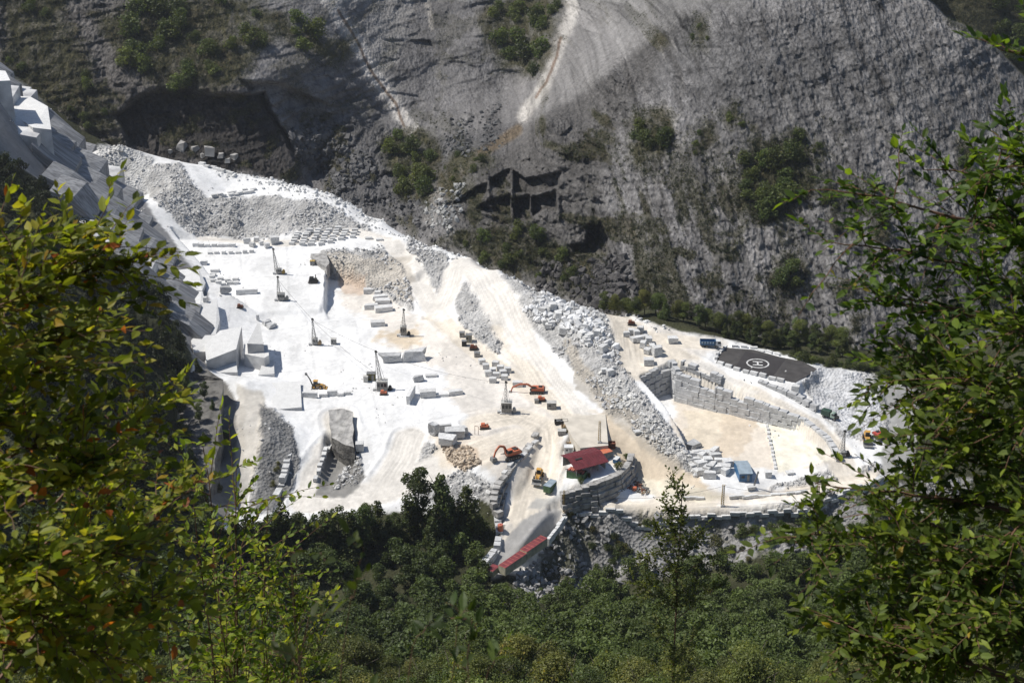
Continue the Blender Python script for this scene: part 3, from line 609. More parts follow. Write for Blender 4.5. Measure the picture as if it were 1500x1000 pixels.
prism_top('rock_mass', [(258,560,9),(276,546,12),(300,542,12),(326,556,10),(324,620,8),(314,690,2),(302,756,-4),(262,756,-4),(250,650,5)], 17, [M_DARKR], 'dark earthy rock spur between the left wood and the narrow path', 'rock mass', None, .0, 2.2)
prism_top('rock_mass', [(455,372,11.5),(478,370,11.5),(482,384,11),(478,392,10.5),(462,380,11)], 6, [M_ROUGHG, M_ROUGHG], 'broken grey rock rim at the corner of the upper floor', 'rock mass', None, .05, .6)
# ------------------------------------------------ rocks
_t = (1 + 5**.5) / 2
ICO = np.array([(-1,_t,0),(1,_t,0),(-1,-_t,0),(1,-_t,0),(0,-1,_t),(0,1,_t),(0,-1,-_t),(0,1,-_t),(_t,0,-1),(_t,0,1),(-_t,0,-1),(-_t,0,1)]) / 1.9
ICF = np.array([(0,11,5),(0,5,1),(0,1,7),(0,7,10),(0,10,11),(1,5,9),(5,11,4),(11,10,2),(10,7,6),(7,1,8),(3,9,4),(3,4,2),(3,2,6),(3,6,8),(3,8,9),(4,9,5),(2,4,11),(6,2,10),(8,6,7),(9,8,1)])
CUB = np.array([(-1,-1,-1),(1,-1,-1),(1,1,-1),(-1,1,-1),(-1,-1,1),(1,-1,1),(1,1,1),(-1,1,1)]) * .62
CUF = np.array([(0,3,2),(0,2,1),(4,5,6),(4,6,7),(0,1,5),(0,5,4),(1,2,6),(1,6,5),(2,3,7),(2,7,6),(3,0,4),(3,4,7)])
def rock_cloud(name, pts, sizes, cols, matr, kind='stuff', cubes=.5, jit=.28):
    V, Fc, Cc, o = [], [], [], 0
    for p, s, c in zip(pts, sizes, cols):
        b, f = (CUB, CUF) if RNG.random() < cubes else (ICO, ICF)
        a = RNG.normal(size=(3, 3)); q, _ = np.linalg.qr(a); sc = s * RNG.uniform(.55, 1.15, 3)
        v = ((b + RNG.normal(0, jit, b.shape) * .6) * sc) @ q.T + p
        V.append(v); Fc.append(f + o); Cc.append(np.tile(c, (len(b), 1))); o += len(b)
    ob = np_mesh(name, np.vstack(V), np.vstack(Fc), matr, None, np.vstack(Cc), False)
    return tag(ob, kind=kind)
M_RUB = vcol_mat('rubble_stone', fine=((.6, .15),), vor=2.0, bump=.05)
def scatter(mask, n, smin, smax, colr, name, bury=.25, power=2.5, cubes=.5):
    w = (mask * 1.0).ravel(); area = np.outer(np.gradient(GY), np.gradient(GX)).ravel(); w = w * area; w /= w.sum()
    k = RNG.choice(len(w), n, p=w); x = gx.ravel()[k] + RNG.uniform(-.6, .6, n); y = gy.ravel()[k] + RNG.uniform(-.6, .6, n)
    s = smin + (smax - smin) * RNG.random(n)**power; z = GZ.ravel()[k] + s * (.5 - bury)
    c = np.array(colr)[None] * RNG.uniform(.72, 1.12, (n, 1))
    return rock_cloud(name, np.column_stack([x, y, z]), s, np.clip(c, 0, .84), M_RUB, cubes=cubes)
vary = sstep(-.15, .45, fbm(gx / 14, gy / 14, 51, 4))
gravel = ground_zone([(1165,535),(1300,535),(1320,650),(1230,650),(1190,600)], 4, 2)
scatter(scr * (.03 + vary**1.5) * (1 - gravel) * np.where((U0 < 445) & (V0 > 570), .04, 1), 9000, .15, 1.15, (.60, .595, .585), 'rubble', power=4.5)
scatter(drk * (.02 + vary), 2200, .15, 1.5, (.33, .325, .32), 'broken_stone', power=4.5)
edge_k = Z['quarry'] * (1 - sstep(0, 26, poly_sd(U0, V0, Q_OUT))) * (1 - rd) * (V0 < 560) * (U0 > 320) * (U0 < 1020)
scatter(edge_k * (.1 + vary), 2600, .2, 1.3, (.72, .72, .71), 'edge_rubble')
pile = ground_zone([(770,445),(800,432),(845,450),(875,468),(900,500),(905,530),(880,520),(850,490),(800,472),(765,462)], 5, 5)
scatter(pile, 1500, .25, 2.1, (.74, .745, .75), 'marble_rubble', .2, 3.6, .55)
run_ = ground_zone([(870,530),(895,545),(1030,690),(1010,690),(940,640),(890,580)], 5, 5)
scatter(run_ * (.1 + vary), 1700, .12, .95, (.70, .69, .66), 'spill_rubble', .25, 5, .35)
strew = np.clip(Z['quarry'] * (1 - scr) * (1 - rd), 0, 1) * sstep(.15, .5, fbm(gx / 16, gy / 16, 33, 3))
scatter(strew, 900, .15, .6, (.66, .65, .63), 'scattered_stone')
scatter(ground_zone([(650,655),(690,655),(705,678),(680,690),(655,675)], 4, 3), 420, .2, 1.1, (.56, .47, .37), 'tan_rubble', .3, 2.2, .3)
gul = mz([(430,200),(470,190),(560,300),(620,345),(560,330),(480,282)], 8)   # dark scree below the mountain wall
def mscatter(poly, n, smin, smax, colr, name):
    k = (mz(poly, 30) * (.04 + sstep(-.1, .4, fbm(wx / 9, wz / 9, 81, 3)))).ravel(); k = RNG.choice(len(k), n, p=k / k.sum()); P = MW.reshape(-1, 3)[k]
    s = smin + (smax - smin) * RNG.random(n)**4
    return rock_cloud(name, P + np.column_stack([0 * s, -s * .2, s * .2]), s, np.array(colr)[None] * RNG.uniform(.6, 1.3, (n, 1)), M_RUB)
mscatter([(430,200),(480,190),(600,300),(640,350),(560,330),(480,285)], 2600, .25, 2.8, (.13,.128,.128), 'mountain_scree')
mscatter([(640,190),(740,150),(740,200),(690,230),(630,210)], 600, .25, 2, (.13,.13,.13), 'upper_scree')
mscatter([(780,400),(900,380),(930,430),(880,450),(800,430)], 1400, .3, 2.6, (.095,.09,.088), 'dark_scree')
mscatter([(630,300),(680,270),(660,340),(600,345)], 420, .25, 2, (.36,.36,.35), 'pale_scree')
# ------------------------------------------------ retaining walls of stacked blocks
def wall(pts, label, bl=3.2, ch=2.2, th=2.2, matr=None, batter=.12, name='retaining_wall', jit=.1, away=1):
    """pts: (u, v, z_top, height); courses of big blocks, the lower ones stepping out"""
    matr = matr or M_MARBG
    P = [(Vector(PZ(u, v, z)), h) for u, v, z, h in pts]
    mb = MB(); rnd = random.Random(len(label) * 7 + int(pts[0][0]))
    org = P[0][0]
    for k in range(12):
        for (a, ha), (b, hb) in zip(P[:-1], P[1:]):
            d = (b - a); L = Vector((d.x, d.y, 0)).length; s = -rnd.uniform(0, bl * .6)
            ux = Vector((d.x, d.y, 0)).normalized(); nrm = Vector((ux.y, -ux.x, 0)) * away
            while s < L:
                l = bl * rnd.uniform(.6, 1.35); e = min(s + l, L + .3); s0 = max(s, -.2); m = (s0 + e) / 2 / L
                m = min(max(m, 0), 1); h = ha + (hb - ha) * m; top = a.z + (b.z - a.z) * m
                hh = min(ch, h - k * ch)
                if k * ch < h - .3 and e - s0 > .5 and not (k == 0 and rnd.random() < .10):
                    c = a + ux * ((s0 + e) / 2) + nrm * (batter * k * ch + rnd.uniform(-jit, jit) * 1.6); c.z = top - k * ch - ch / 2
                    mb.box(c - org, (e - s0 - .06, th + rnd.uniform(-.2, .3), ch - .05 - rnd.uniform(0, .14) * (rnd.random() < .5)), math.atan2(ux.y, ux.x) + rnd.uniform(-.025, .025))
                s += l
    o = mb.build(name, matr, None, bevel=.05); o.location = org
    return tag(o, label, 'retaining wall')
wall([(934,553,3,10),(962,538,5.2,12.2),(987,526,7,14)], 'tall grey block wall at the back corner of the mud basin', 3.4, 2.6, batter=.14)
wall([(987,528,7,14),(995,546,4.6,11)], 'short return wall at the inner corner of the basin', 3, 2.6, batter=.05)
wall([(993,546,4.6,11.5),(1050,566,3,10),(1120,590,.8,8),(1180,613,-1.5,5.5),(1213,640,-2.7,4.8),(1230,668,-4.2,3.4)], 'long curved block wall between the mud basin and the pale road', 4.0, 2.3)
wall([(934,555,3,3),(968,600,1,8),(985,640,-1.4,6),(1005,670,-5,3),(1027,694,-7.2,1.5)], 'white capped wall down the left side of the mud basin', 2.6, 2.0, matr=M_MARBLE, away=-1)
wall([(1000,527,6.2,3),(1030,538,5.6,3.4),(1058,550,4.6,3.6)], 'low block wall beneath the blue dump truck', 3, 1.8)
wall([(1112,556,4,4),(1168,577,2.2,4.2),(1197,594,.4,3.2)], 'stepped block wall under the helipad edge', 3.4, 2.0, batter=.3)
wall([(786,632,-.6,1.6),(777,648,-1.6,3.6),(762,668,-2.4,6.4),(745,688,-3.2,8.5),(729,708,-4.2,9.6),(722,732,-6.0,8.6),(733,754,-10,4.5)], 'steep terraced block wall beside the curving haul road', 3.0, 2.1, th=2.4, batter=.42, matr=M_ROUGHG, away=-1)
wall([(728,752,-11,4),(732,775,-12.5,3.6),(728,798,-13.4,3.4),(706,826,-14.4,3.4)], 'pale block wall beside the red roofed containers', 2.8, 1.7, away=-1)
wall([(822,722,-6.5,5.6),(842,716,-5.6,6.8),(872,706,-3.8,8.6),(905,693,-3.6,8.4),(922,676,-3.6,7.5),(925,662,-3.4,6)], 'mossy dark block wall holding up the workshop terrace', 3.0, 1.9, th=2.4, batter=.3, matr=M_ROUGHG)
wall([(424,660,-2.4,5.5),(416,690,-5,5.5),(404,728,-9,5.5)], 'grey slab wall at the foot of the left spoil tongue', 4.0, 2.4, away=1)
wall([(1262,716,-8.2,4),(1285,702,-7.2,4.5),(1302,688,-6.6,4.5)], 'pale wall at the outer bend of the front road', 3, 1.8)
wall([(830,750,-12.4,2.2),(818,768,-13,2.2),(803,788,-13.8,2.2)], 'pale kerb wall beside the container yard', 3, 1.6, th=1.2, matr=M_MARBLE)
# ------------------------------------------------ loose blocks, each a thing of its own
_bm = {}
def block_mesh(i, rough):
    key = (i, rough)
    if key not in _bm:
        rnd = random.Random(i * 13 + rough * 7); bm = bmesh.new(); bmesh.ops.create_cube(bm, size=1.0)
        for v in bm.verts: v.co += Vector((rnd.uniform(-1, 1), rnd.uniform(-1, 1), rnd.uniform(-1, 1))) * (.03, .10, .2)[rough]; 
        bmesh.ops.bevel(bm, geom=list(bm.edges), offset=.02, segments=1, affect='EDGES', clamp_overlap=True)
        if rough:
            bmesh.ops.triangulate(bm, faces=bm.faces); bmesh.ops.subdivide_edges(bm, edges=list(bm.edges), cuts=2)
            for v in bm.verts:
                q = v.co * 2.2; v.co += v.co.normalized() * .09 * rough * float(fbm(q.x + i, q.y, q.z, 3))
        mn = min(v.co.z for v in bm.verts)
        for v in bm.verts: v.co.z -= mn
        me = bpy.data.meshes.new('marble_block'); bm.to_mesh(me); bm.free(); me.materials.append((M_MARBLE, M_MARBLE, M_MARBG)[rough]); _bm[key] = me
    return _bm[key]
_bi = [0]
def block(u, v, l, w, h, rz, label, group=None, rough=0, name='marble_block', cat='marble block', base=None, dz=0):
    p = base if base is not None else G(u, v)
    _bi[0] += 1; o = bpy.data.objects.new(name, block_mesh(_bi[0] % 7, rough)); COL.objects.link(o)
    o.location = (p.x, p.y, p.z - .12 + dz); o.rotation_euler = (0, 0, R(rz)); o.scale = (l, w, h)
    return tag(o, label, cat, group)
def row(line, n, dims, label, group, name='marble_block', cat='marble block', rough=0, jit=.12, rot=None):
    W3 = [G(*p) for p in line]; seg = [(b - a).length for a, b in zip(W3[:-1], W3[1:])]; T = sum(seg); rnd = random.Random(int(line[0][0]))
    for i in range(n):
        s = T * (i + .5) / n; k = 0
        while k < len(seg) - 1 and s > seg[k]: s -= seg[k]; k += 1
        a, b = W3[k], W3[k + 1]; p = a + (b - a) * (s / seg[k]); p += Vector((rnd.uniform(-jit, jit), rnd.uniform(-jit, jit), 0)) * 2; p.z = gz(p.x, p.y)
        an = math.degrees(math.atan2(b.y - a.y, b.x - a.x)) + rnd.uniform(-5, 5) + (rot or 0); k2 = rnd.uniform(.8, 1.15)
        block(0, 0, dims[0] * k2, dims[1] * rnd.uniform(.85, 1.1), dims[2] * rnd.uniform(.8, 1.15), an, label, group, rough, name, cat, base=p)
YARD = 'white sawn block in the dense slanting rows of the storage yard'
for i in range(7):
    for j in range(6):
        if (i, j) in ((6, 0), (6, 1), (6, 5), (5, 0), (0, 5), (5, 5)): continue
        block(428 + i * 14 + j * 2.3 + random.uniform(-1, 1), 358.5 - j * 3.9 - (i > 3) * 3 + random.uniform(-.5, .5), random.uniform(2.6, 3.3), 1.7, random.uniform(1.3, 1.7), random.uniform(-8, 14), YARD, 'blocks of the storage yard')
for u, v, l, lab in ((540,350,3.6,'flat white slab at the right end of the storage yard'), (556,352,3.4,'flat white slab near the bend of the haul road')): block(u, v, l, 2, 1, 8, lab)
row([(282,361),(345,361)], 7, (2.6,1.6,1.5), 'small grey block in the long row beneath the broken scree', 'long row beneath the scree')
row([(302,372),(374,370)], 7, (2.3,1.5,1.4), 'small grey block in the second row on the upper floor', 'second row on the upper floor')
for u, v, s, lab in ((362,356,3,'pointed white boulder left of a loose cluster'),(370,360,2.6,'squarish white block in front of a pointed boulder'),(376,353,2.4,'small tilted boulder behind the loose cluster'),(383,359,2.2,'least block of the loose cluster by the scree'),(391,361,2.6,'grey sided block right of the loose cluster'),(402,356,4,'big white pyramid boulder near the storage yard')):
    block(u, v, s, s * .8, s * .85, random.uniform(-30, 40), lab, None, 1, 'boulder', 'boulder')
block(299,387,3,2.2,2,0,'lone grey block on the upper floor beside the white ledges')
LOW = 'white block among the rows left of the lattice drill masts'
for u, v in ((312,398),(318,398),(311,407),(312,413),(320,415),(323,410),(328,418),(334,412),(337,416),(346,410),(346,416),(313,404)): block(u + random.uniform(-1, 1), v, 2.7, 1.7, 1.3, random.uniform(-10, 20), LOW, 'rows left of the drill masts')
block(332,430,4.5,2.2,2.6,15,'rough rounded boulder at the end of a long slab',None,2,'boulder','boulder')
block(362,430,9.5,2.0,2.2,6,'very long grey slab lying on the upper floor')
block(301,444,1.6,1.6,3,0,'small upright block standing on the broad ledge',base=Vector(PZ(301,444,11.4)))
block(378,470,1.2,1.0,2.6,0,'small dark upright post of stone behind the wedges')
for u, v, s in ((390,476,2.4),(396,480,3),(402,478,2.2),(394,472,2)): block(u, v, s, s * .9, s * .6, random.uniform(0, 90), 'broken grey stone in the heap beside the upright slab', 'heap beside the upright slab', 2, 'boulder', 'boulder')
for u, v, l, w, h, r, lab, rg in (
 (540,427,4.6,3.2,2.2,5,'grey sided block under the slope of the pit',0),(554,428,3,2.2,1.2,0,'low block next to the grey sided one',0),(558,438,7,3.2,2,12,'long block high in the pit row',1),(560,444,7,3,1.8,8,'long block second in the pit row',1),
 (545,452,6,3.2,2,4,'short block lowest on the left of the pit row',1),(562,455,7.8,3.4,2.4,14,'largest pale block in front of the pit row',0),(553,477,6.2,3.2,2.2,8,'pale block alone above the tan patch',0),
 (574,530,8,3.4,3.2,14,'big grey raw block left of a twin on the white floor',2),(607,527,8,4,4,10,'big grey raw block right of its twin with a fractured top',2),(613,558,3.4,2,2.4,20,'small dark raw block near the long slabs',2),(632,552,5,2,1.2,8,'flat pale slab near the small dark block',0),
 (627,581,6.2,3,2.8,8,'thick white slab at the left of a broken line',0),(648,580,5.2,1.8,1.2,8,'thin middle slab of the broken line',0),(667,577,5.4,2.2,1.8,16,'right hand slab of the broken line',0),
 (454,582,6,1.2,2.2,-6,'wedge shaped grey slab in front of the backhoe',0),(474,581,3.4,1.3,1.4,4,'short grey block second in line from the wedge slab',0),(487,579,4,1.5,2.2,6,'taller grey block in the line below the backhoe',0),(499,580,2.4,1.2,1.3,3,'small grey block near the end of the line below the backhoe',0),(509,578,2.8,1.2,1.2,6,'last grey block of the line below the backhoe',0),
 (654,648,6,4,3,-14,'large white block by the orange pump',1),(666,640,7,4,3.4,10,'white slab with a shaded front above the large block',1),(636,636,3,3,4,60,'dark faced block leaning by the cut in the floor',2),(650,632,6,1.2,3,12,'thin upright marble sheet behind the white slabs',0),(676,636,4.4,3,3,30,'white block at the right end of the cluster',1),
 (527,658,3,2.6,3.2,4,'banded grey block in the shadow of the dark rock mass',0),(521,662,4,1.6,1,-30,'small white slab lying beside the banded block',0),
 (602,585,1.4,10,4,-9,'thin standing marble fin at the edge of the deep cut',0),
 (950,533,4,3,2.6,0,'cube shaped block under the rubble stack',0),(962,520,3.6,3,3.6,20,'upright white block on the rubble stack',0),
 (893,548,3.2,2.4,2.4,30,'white block on the slope above the basin wall',0),(885,545,2.4,2,1.6,10,'small white block on the slope above the basin wall',0),
 (863,496,4,3,2.4,35,'white block at the low end of the rubble pile',0),(880,560,2,1.6,1,0,'flat pale stone on the track edge',1),(933,633,2.6,2,1,20,'lone white stone on the tan slope',1),
 (985,501,4,3,2.2,10,'white stone lump at the edge of the tree line',1),(1165,574,3,2.4,2.4,-20,'square block at the end of the helipad wall',0),(1167,582,2.6,2.2,1.6,-20,'square block just below the helipad wall end',0)):
    block(u, v, l, w, h, r, lab, None, rg, 'marble_block' if rg < 2 else 'boulder', 'marble block' if rg < 2 else 'boulder')
for k, (u, v) in enumerate([(712,540),(726,536),(733,542),(722,546),(737,549),(744,545),(715,550),(727,553),(739,556),(722,560),(706,533)]):
    block(u, v, 2.7, 2.2, 2.2, random.uniform(-15, 15), 'white cube block stacked beside the reaching orange excavator', 'cubes beside the reaching excavator')
block(758,566,4,2,2.2,0,'grey block under the boom of the reaching excavator')
for k, (u, v) in enumerate([(1014,670),(1022,668),(1028,672),(1034,668),(1018,680),(1026,684),(1036,680),(1047,672),(1046,664),(1029,694),(1036,692),(1050,690),(1060,688),(1062,694),(1042,688),(1056,680),(1040,700),(1065,682)]):
    block(u, v, random.uniform(3, 4.6), 2.4, random.uniform(2, 2.8), random.uniform(-10, 60), 'white block in the jumbled heap left of the blue hut', 'heap left of the blue hut', 1)
for k, (u, v) in enumerate([(918,492),(925,488),(932,492),(938,486),(944,496),(936,500),(950,502),(942,508),(955,510),(948,516),(930,500),(962,514)]):
    block(u, v, random.uniform(2.2, 3.6), 2.4, random.uniform(1.6, 2.6), random.uniform(0, 90), 'white lump in the rubble stack above the basin', 'rubble stack above the basin', 1, 'boulder', 'boulder')
PILEB = 'large white boulder in the rubble pile above the tan slope'
for k in range(34):
    u = random.uniform(785, 885); v = 448 + (u - 785) * .45 + random.uniform(-12, 26)
    s = random.uniform(1.6, 3.6); block(u, v, s, s * .8, s * .8, random.uniform(0, 180), PILEB, 'boulders of the rubble pile', 1, 'boulder', 'boulder')
for k, (u, v, s) in enumerate([(268,214,5),(287,217,3.6),(309,221,4.6),(325,226,3),(347,229,3.6),(298,226,2.2),(252,220,2.2),(334,233,2.4)]):
    p = MP(u, v); block(0, 0, s, s * .8, s * .9, random.uniform(0, 90), 'grey boulder fallen under the long cave in the mountain wall', 'boulders under the long cave', 2, 'boulder', 'boulder', base=Vector((p.x, p.y - 3, p.z - s * .45)))
for o_ in [o for o in bpy.data.objects if o.get('group') == 'boulders under the long cave']: o_.data = o_.data.copy(); o_.data.materials[0] = M_ROUGHG
row([(296,243),(345,258)], 9, (3.6,2,1.6), 'pale block along the far rim of the upper terrace', 'blocks on the far terrace rim', rough=0, jit=.6)
row([(310,288),(372,282)], 8, (3.0,2,1.5), 'white block in the short row on the upper terrace', 'short row on the upper terrace', jit=.5)
row([(330,284),(374,278)], 5, (2.6,2,1.3), 'white block in the back row on the upper terrace', 'back row on the upper terrace', jit=.5)
row([(833,748),(900,746),(1000,748),(1100,748),(1190,736),(1262,714)], 40, (3.2,1.1,1.3), 'grey kerb block along the outer edge of the front road', 'outer kerb of the front road', 'kerb_block', 'kerb block')
row([(1001,728),(1030,729)], 3, (3,1,.9), 'low kerb block beside the pale settling pond', 'kerb beside the settling pond', 'kerb_block', 'kerb block')
row([(1068,729),(1110,728),(1150,725),(1182,720)], 11, (2.8,1.1,1.0), 'kerb block in the inner row of the front road', 'inner kerb of the front road', 'kerb_block', 'kerb block')
row([(1122,617),(1126,640),(1137,688)], 13, (2.4,1.0,.8), 'white block in the line dividing the mud basin', 'divider of the mud basin', 'kerb_block', 'kerb block')
row([(484,638),(478,665),(470,685),(462,708)], 8, (2.6,1.6,1.5), 'white edge block beside the front ramp', 'edge of the front ramp', 'kerb_block', 'kerb block')
row([(1050,532),(1098,546),(1150,558)], 8, (2.9,1.3,1.1), 'white edge block along the near side of the helipad', 'near edge of the helipad', 'kerb_block', 'kerb block')
row([(1070,508),(1105,511),(1144,522)], 6, (2.9,1.3,1.1), 'white edge block along the far side of the helipad', 'far edge of the helipad', 'kerb_block', 'kerb block')
row([(1048,528),(1053,517),(1064,509)], 4, (2.6,1.3,1.3), 'edge block on the left side of the helipad', 'left edge of the helipad', 'kerb_block', 'kerb block')
row([(788,650),(760,672),(735,700)], 6, (3,1.6,1), 'white capping block on the terraced wall by the haul road', 'capping of the terraced wall', 'kerb_block', 'kerb block', jit=.4)
# ------------------------------------------------ helipad
M_ASPH = mat('worn_asphalt', (.066, .061, .059), .9, var=.1, scale=.35, dirt=(.040, .037, .036), bump=.02, bscale=6)
M_ASPH2 = mat('dark_asphalt', (.040, .036, .037), .9, var=.15, scale=.2, bump=.02, bscale=6)
M_PAINT = mat('white_road_paint', (.76, .76, .75), .6, var=.06, scale=1.2, dirt=(.36, .35, .34))
def sheet(name, pts, zoff, matr, parent=None):
    o = MB(); P = [Vector(p) for p in pts]
    n = len(P); o.add([tuple(p + Vector((0, 0, zoff))) for p in P] + [tuple(p + Vector((0, 0, zoff - .1))) for p in P], [tuple(range(n)), tuple(range(2 * n - 1, n - 1, -1))] + [(i, i + n, (i + 1) % n + n, (i + 1) % n) for i in range(n)])
    return o.build(name, matr, parent)
HZ = 4.75
hp = sheet('helipad', [PZ(u, v, HZ) for u, v in ((1064,509),(1104,512),(1144,523),(1175,529),(1197,540),(1186,548),(1165,560),(1100,545),(1049,531),(1054,519))], 0, M_ASPH)
tag(hp, kind='structure')
sheet('inner_square', [PZ(u, v, HZ) for u, v in ((1092,514.5),(1151,526),(1132,551.5),(1077,537.5))], .006, M_ASPH2, hp)
hc = Vector(PZ(1110, 532, HZ)) + Vector((0, 0, .012)); mb = MB()
for i in range(40):
    a0, a1 = 2 * math.pi * i / 40, 2 * math.pi * (i + 1) / 40
    mb.add([(hc.x + r * math.cos(a), hc.y + r * math.sin(a), hc.z) for r, a in ((4.6, a0), (4.6, a1), (4.0, a1), (4.0, a0))], [(0, 1, 2, 3)])
an = R(-8)
def hb(cx, cy, w, h): 
    q = []
    for sx, sy in ((-1, -1), (1, -1), (1, 1), (-1, 1)):
        x, y = cx + sx * w / 2, cy + sy * h / 2; q.append((hc.x + x * math.cos(an) - y * math.sin(an), hc.y + x * math.sin(an) + y * math.cos(an), hc.z))
    mb.add(q, [(0, 1, 2, 3)])
hb(0, 1.6, 4.0, .8); hb(0, -1.6, 4.0, .8); hb(0, 0, .7, 2.4)
mb.build('landing_mark', M_PAINT, hp)
# ============================================================ MACHINES, SHEDS, MASTS
M_ORANGE = mat('orange_machine_paint', (.60, .13, .055), .55, var=.06, scale=1.6, dirt=(.47, .22, .13))
M_RED = mat('red_machine_paint', (.52, .055, .045), .55, var=.06, scale=1.6, dirt=(.40, .14, .10))
M_YEL = mat('yellow_machine_paint', (.60, .32, .05), .55, var=.06, scale=1.6, dirt=(.46, .31, .14))
M_DARK = mat('dark_rubber_and_steel', (.035, .034, .033), .7, var=.2, scale=2)
M_GREYS = mat('worn_grey_steel', (.28, .28, .275), .55, .3, var=.2, scale=1.5)
M_LSTEEL = mat('pale_painted_steel', (.52, .51, .48), .6, var=.16, scale=1.2)
M_GLASS = mat('dark_window_glass', (.03, .035, .04), .12, var=.05, scale=1)
M_REDROOF = mat('maroon_sheet_roof', (.15, .026, .032), .55, var=.16, scale=.6)
M_CONTR = mat('red_container_roof', (.23, .045, .05), .6, var=.2, scale=.5)
M_GREEN = mat('green_container_paint', (.075, .15, .065), .6, var=.18, scale=.6)
M_DGREEN = mat('dark_green_paint', (.03, .07, .05), .6, var=.2, scale=.8)
M_SALMON = mat('faded_red_lid', (.55, .17, .12), .7, var=.2, scale=.8)
M_OLIVE = mat('olive_skip_paint', (.15, .13, .04), .7, var=.25, scale=.8)
M_WOOD = mat('weathered_timber', (.40, .29, .17), .85, var=.25, scale=1)
M_BLUE = mat('blue_painted_steel', (.05, .15, .30), .5, var=.15, scale=.7)
M_BLUEH = mat('grey_blue_sheet_roof', (.30, .37, .43), .6, var=.15, scale=.5)
M_CREAM = mat('cream_painted_steel', (.50, .47, .36), .7, var=.2, scale=.5)
M_RUST = mat('rusty_iron', (.22, .085, .05), .85, var=.3, scale=1.2)
M_WHITEP = mat('white_vehicle_paint', (.70, .71, .71), .4, var=.06, scale=1)
M_YMAST = mat('ochre_mast_paint', (.42, .29, .08), .7, var=.2, scale=1)
def excavator(u, v, rz, label, paint_m, bend=(3.4, 2.6, 1.1), reach=1.0, s=1.0, gp=None):
    p = gp or G(u, v); t = thing('excavator', label, 'excavator', p, R(rz)); t.scale = (s, s, s)
    for sy in (-1, 1):
        m = MB(); n = 10; prof = []
        for i in range(n): a = math.pi / 2 + math.pi * i / (n - 1); prof.append((-1.9 + .5 * math.cos(a), .5 + .5 * math.sin(a)))
        for i in range(n): a = -math.pi / 2 + math.pi * i / (n - 1); prof.append((1.9 + .5 * math.cos(a), .5 + .5 * math.sin(a)))
        m.prism(prof, sy * 1.35 - .32, sy * 1.35 + .32); tr = m.build('track', M_DARK, t, .03)
        m = MB()
        for i in range(5): m.cyl((-1.5 + .75 * i, sy * 1.69, .38), .22, .06, 'Y', 10)
        m.build('roller', M_GREYS, tr)
    MB().box((0, 0, .65), (2.4, 2.1, .5)).cyl((0, 0, 1.0), .8, .3).build('undercarriage', M_DARK, t)
    body = MB().prism([(-2.5, 1.15), (1.3, 1.15), (1.3, 1.75), (.3, 2.25), (-2.2, 2.35), (-2.75, 1.9)], -1.3, 1.3).build('body', paint_m, t, .06)
    MB().prism([(-2.95, 1.2), (-2.3, 1.2), (-2.2, 2.2), (-2.85, 1.9)], -1.25, 1.25).build('counterweight', M_DARK, t, .05)
    MB().box((-1.3, 0, 2.42), (1.3, 1.5, .16)).box((-1.6, .7, 2.65), (.2, .2, .5)).build('engine_cover', M_DARK, t, .02)
    cab = MB().prism([(.0, 1.2), (1.65, 1.2), (1.65, 2.0), (1.35, 3.0), (.1, 3.0)], .35, 1.28).build('cab', paint_m, t, .05)
    MB().prism([(.2, 2.0), (1.68, 2.02), (1.40, 2.9), (.2, 2.9)], .33, 1.30).build('window', M_GLASS, cab)
    a = (1.1, -.2, 1.7); b = (a[0] + bend[0] * reach, -.2, a[2] + bend[1]); c = (b[0] + bend[2] * 1.6, -.2, b[2] - 1.0 * 1.2); d = (c[0] + .7, -.2, c[2] - 1.9)
    k = ((a[0] + b[0]) / 2 - .3, -.2, (a[2] + b[2]) / 2 + .75)
    boom = MB().bar(a, k, .5, .62).bar(k, b, .48, .6, w2=.4).bar(b, c, .4, .5).bar(c, d, .36, .44, w2=.3).build('boom', paint_m, t, .03)
    MB().bar((1.5, -.55, 1.3), (k[0] - .1, -.5, k[2] - .3), .18, sides=8).bar((k[0] + .2, -.2, k[2] + .35), (c[0] - .3, -.2, c[2] + .5), .18, sides=8).build('hydraulic_ram', M_GREYS, boom)
    m = MB().prism([(d[0] - .5, d[2] + .3), (d[0] + .6, d[2] + .3), (d[0] + .8, d[2] - .7), (d[0] + .1, d[2] - 1.2), (d[0] - .6, d[2] - .9), (d[0] - .8, d[2] - .2)], -.95, .55)
    for i in range(5): m.bar((d[0] - .6, -.85 + i * .32, d[2] - .85), (d[0] - 1.0, -.85 + i * .32, d[2] - .8), .12)
    m.build('bucket', M_GREYS, t, .03); return t
excavator(748, 671, 212, 'big orange excavator with bent boom and bucket on the edge of the terraced wall', M_ORANGE, (2.3, 2.6, .7), 1.0, 1.35)
excavator(786, 575, 176, 'orange excavator reaching its long boom left over white cube blocks', M_ORANGE, (4.3, 1.2, 1.5), 1.1, 1.15)
def wheel(parent, x, y, r, w, rim):
    o = MB().cyl((x, y, r), r, w, 'Y', 18).build('wheel', M_DARK, parent, .05)
    MB().cyl((x, y, r), r * .52, w + .06, 'Y', 12).build('rim', rim, o); return o
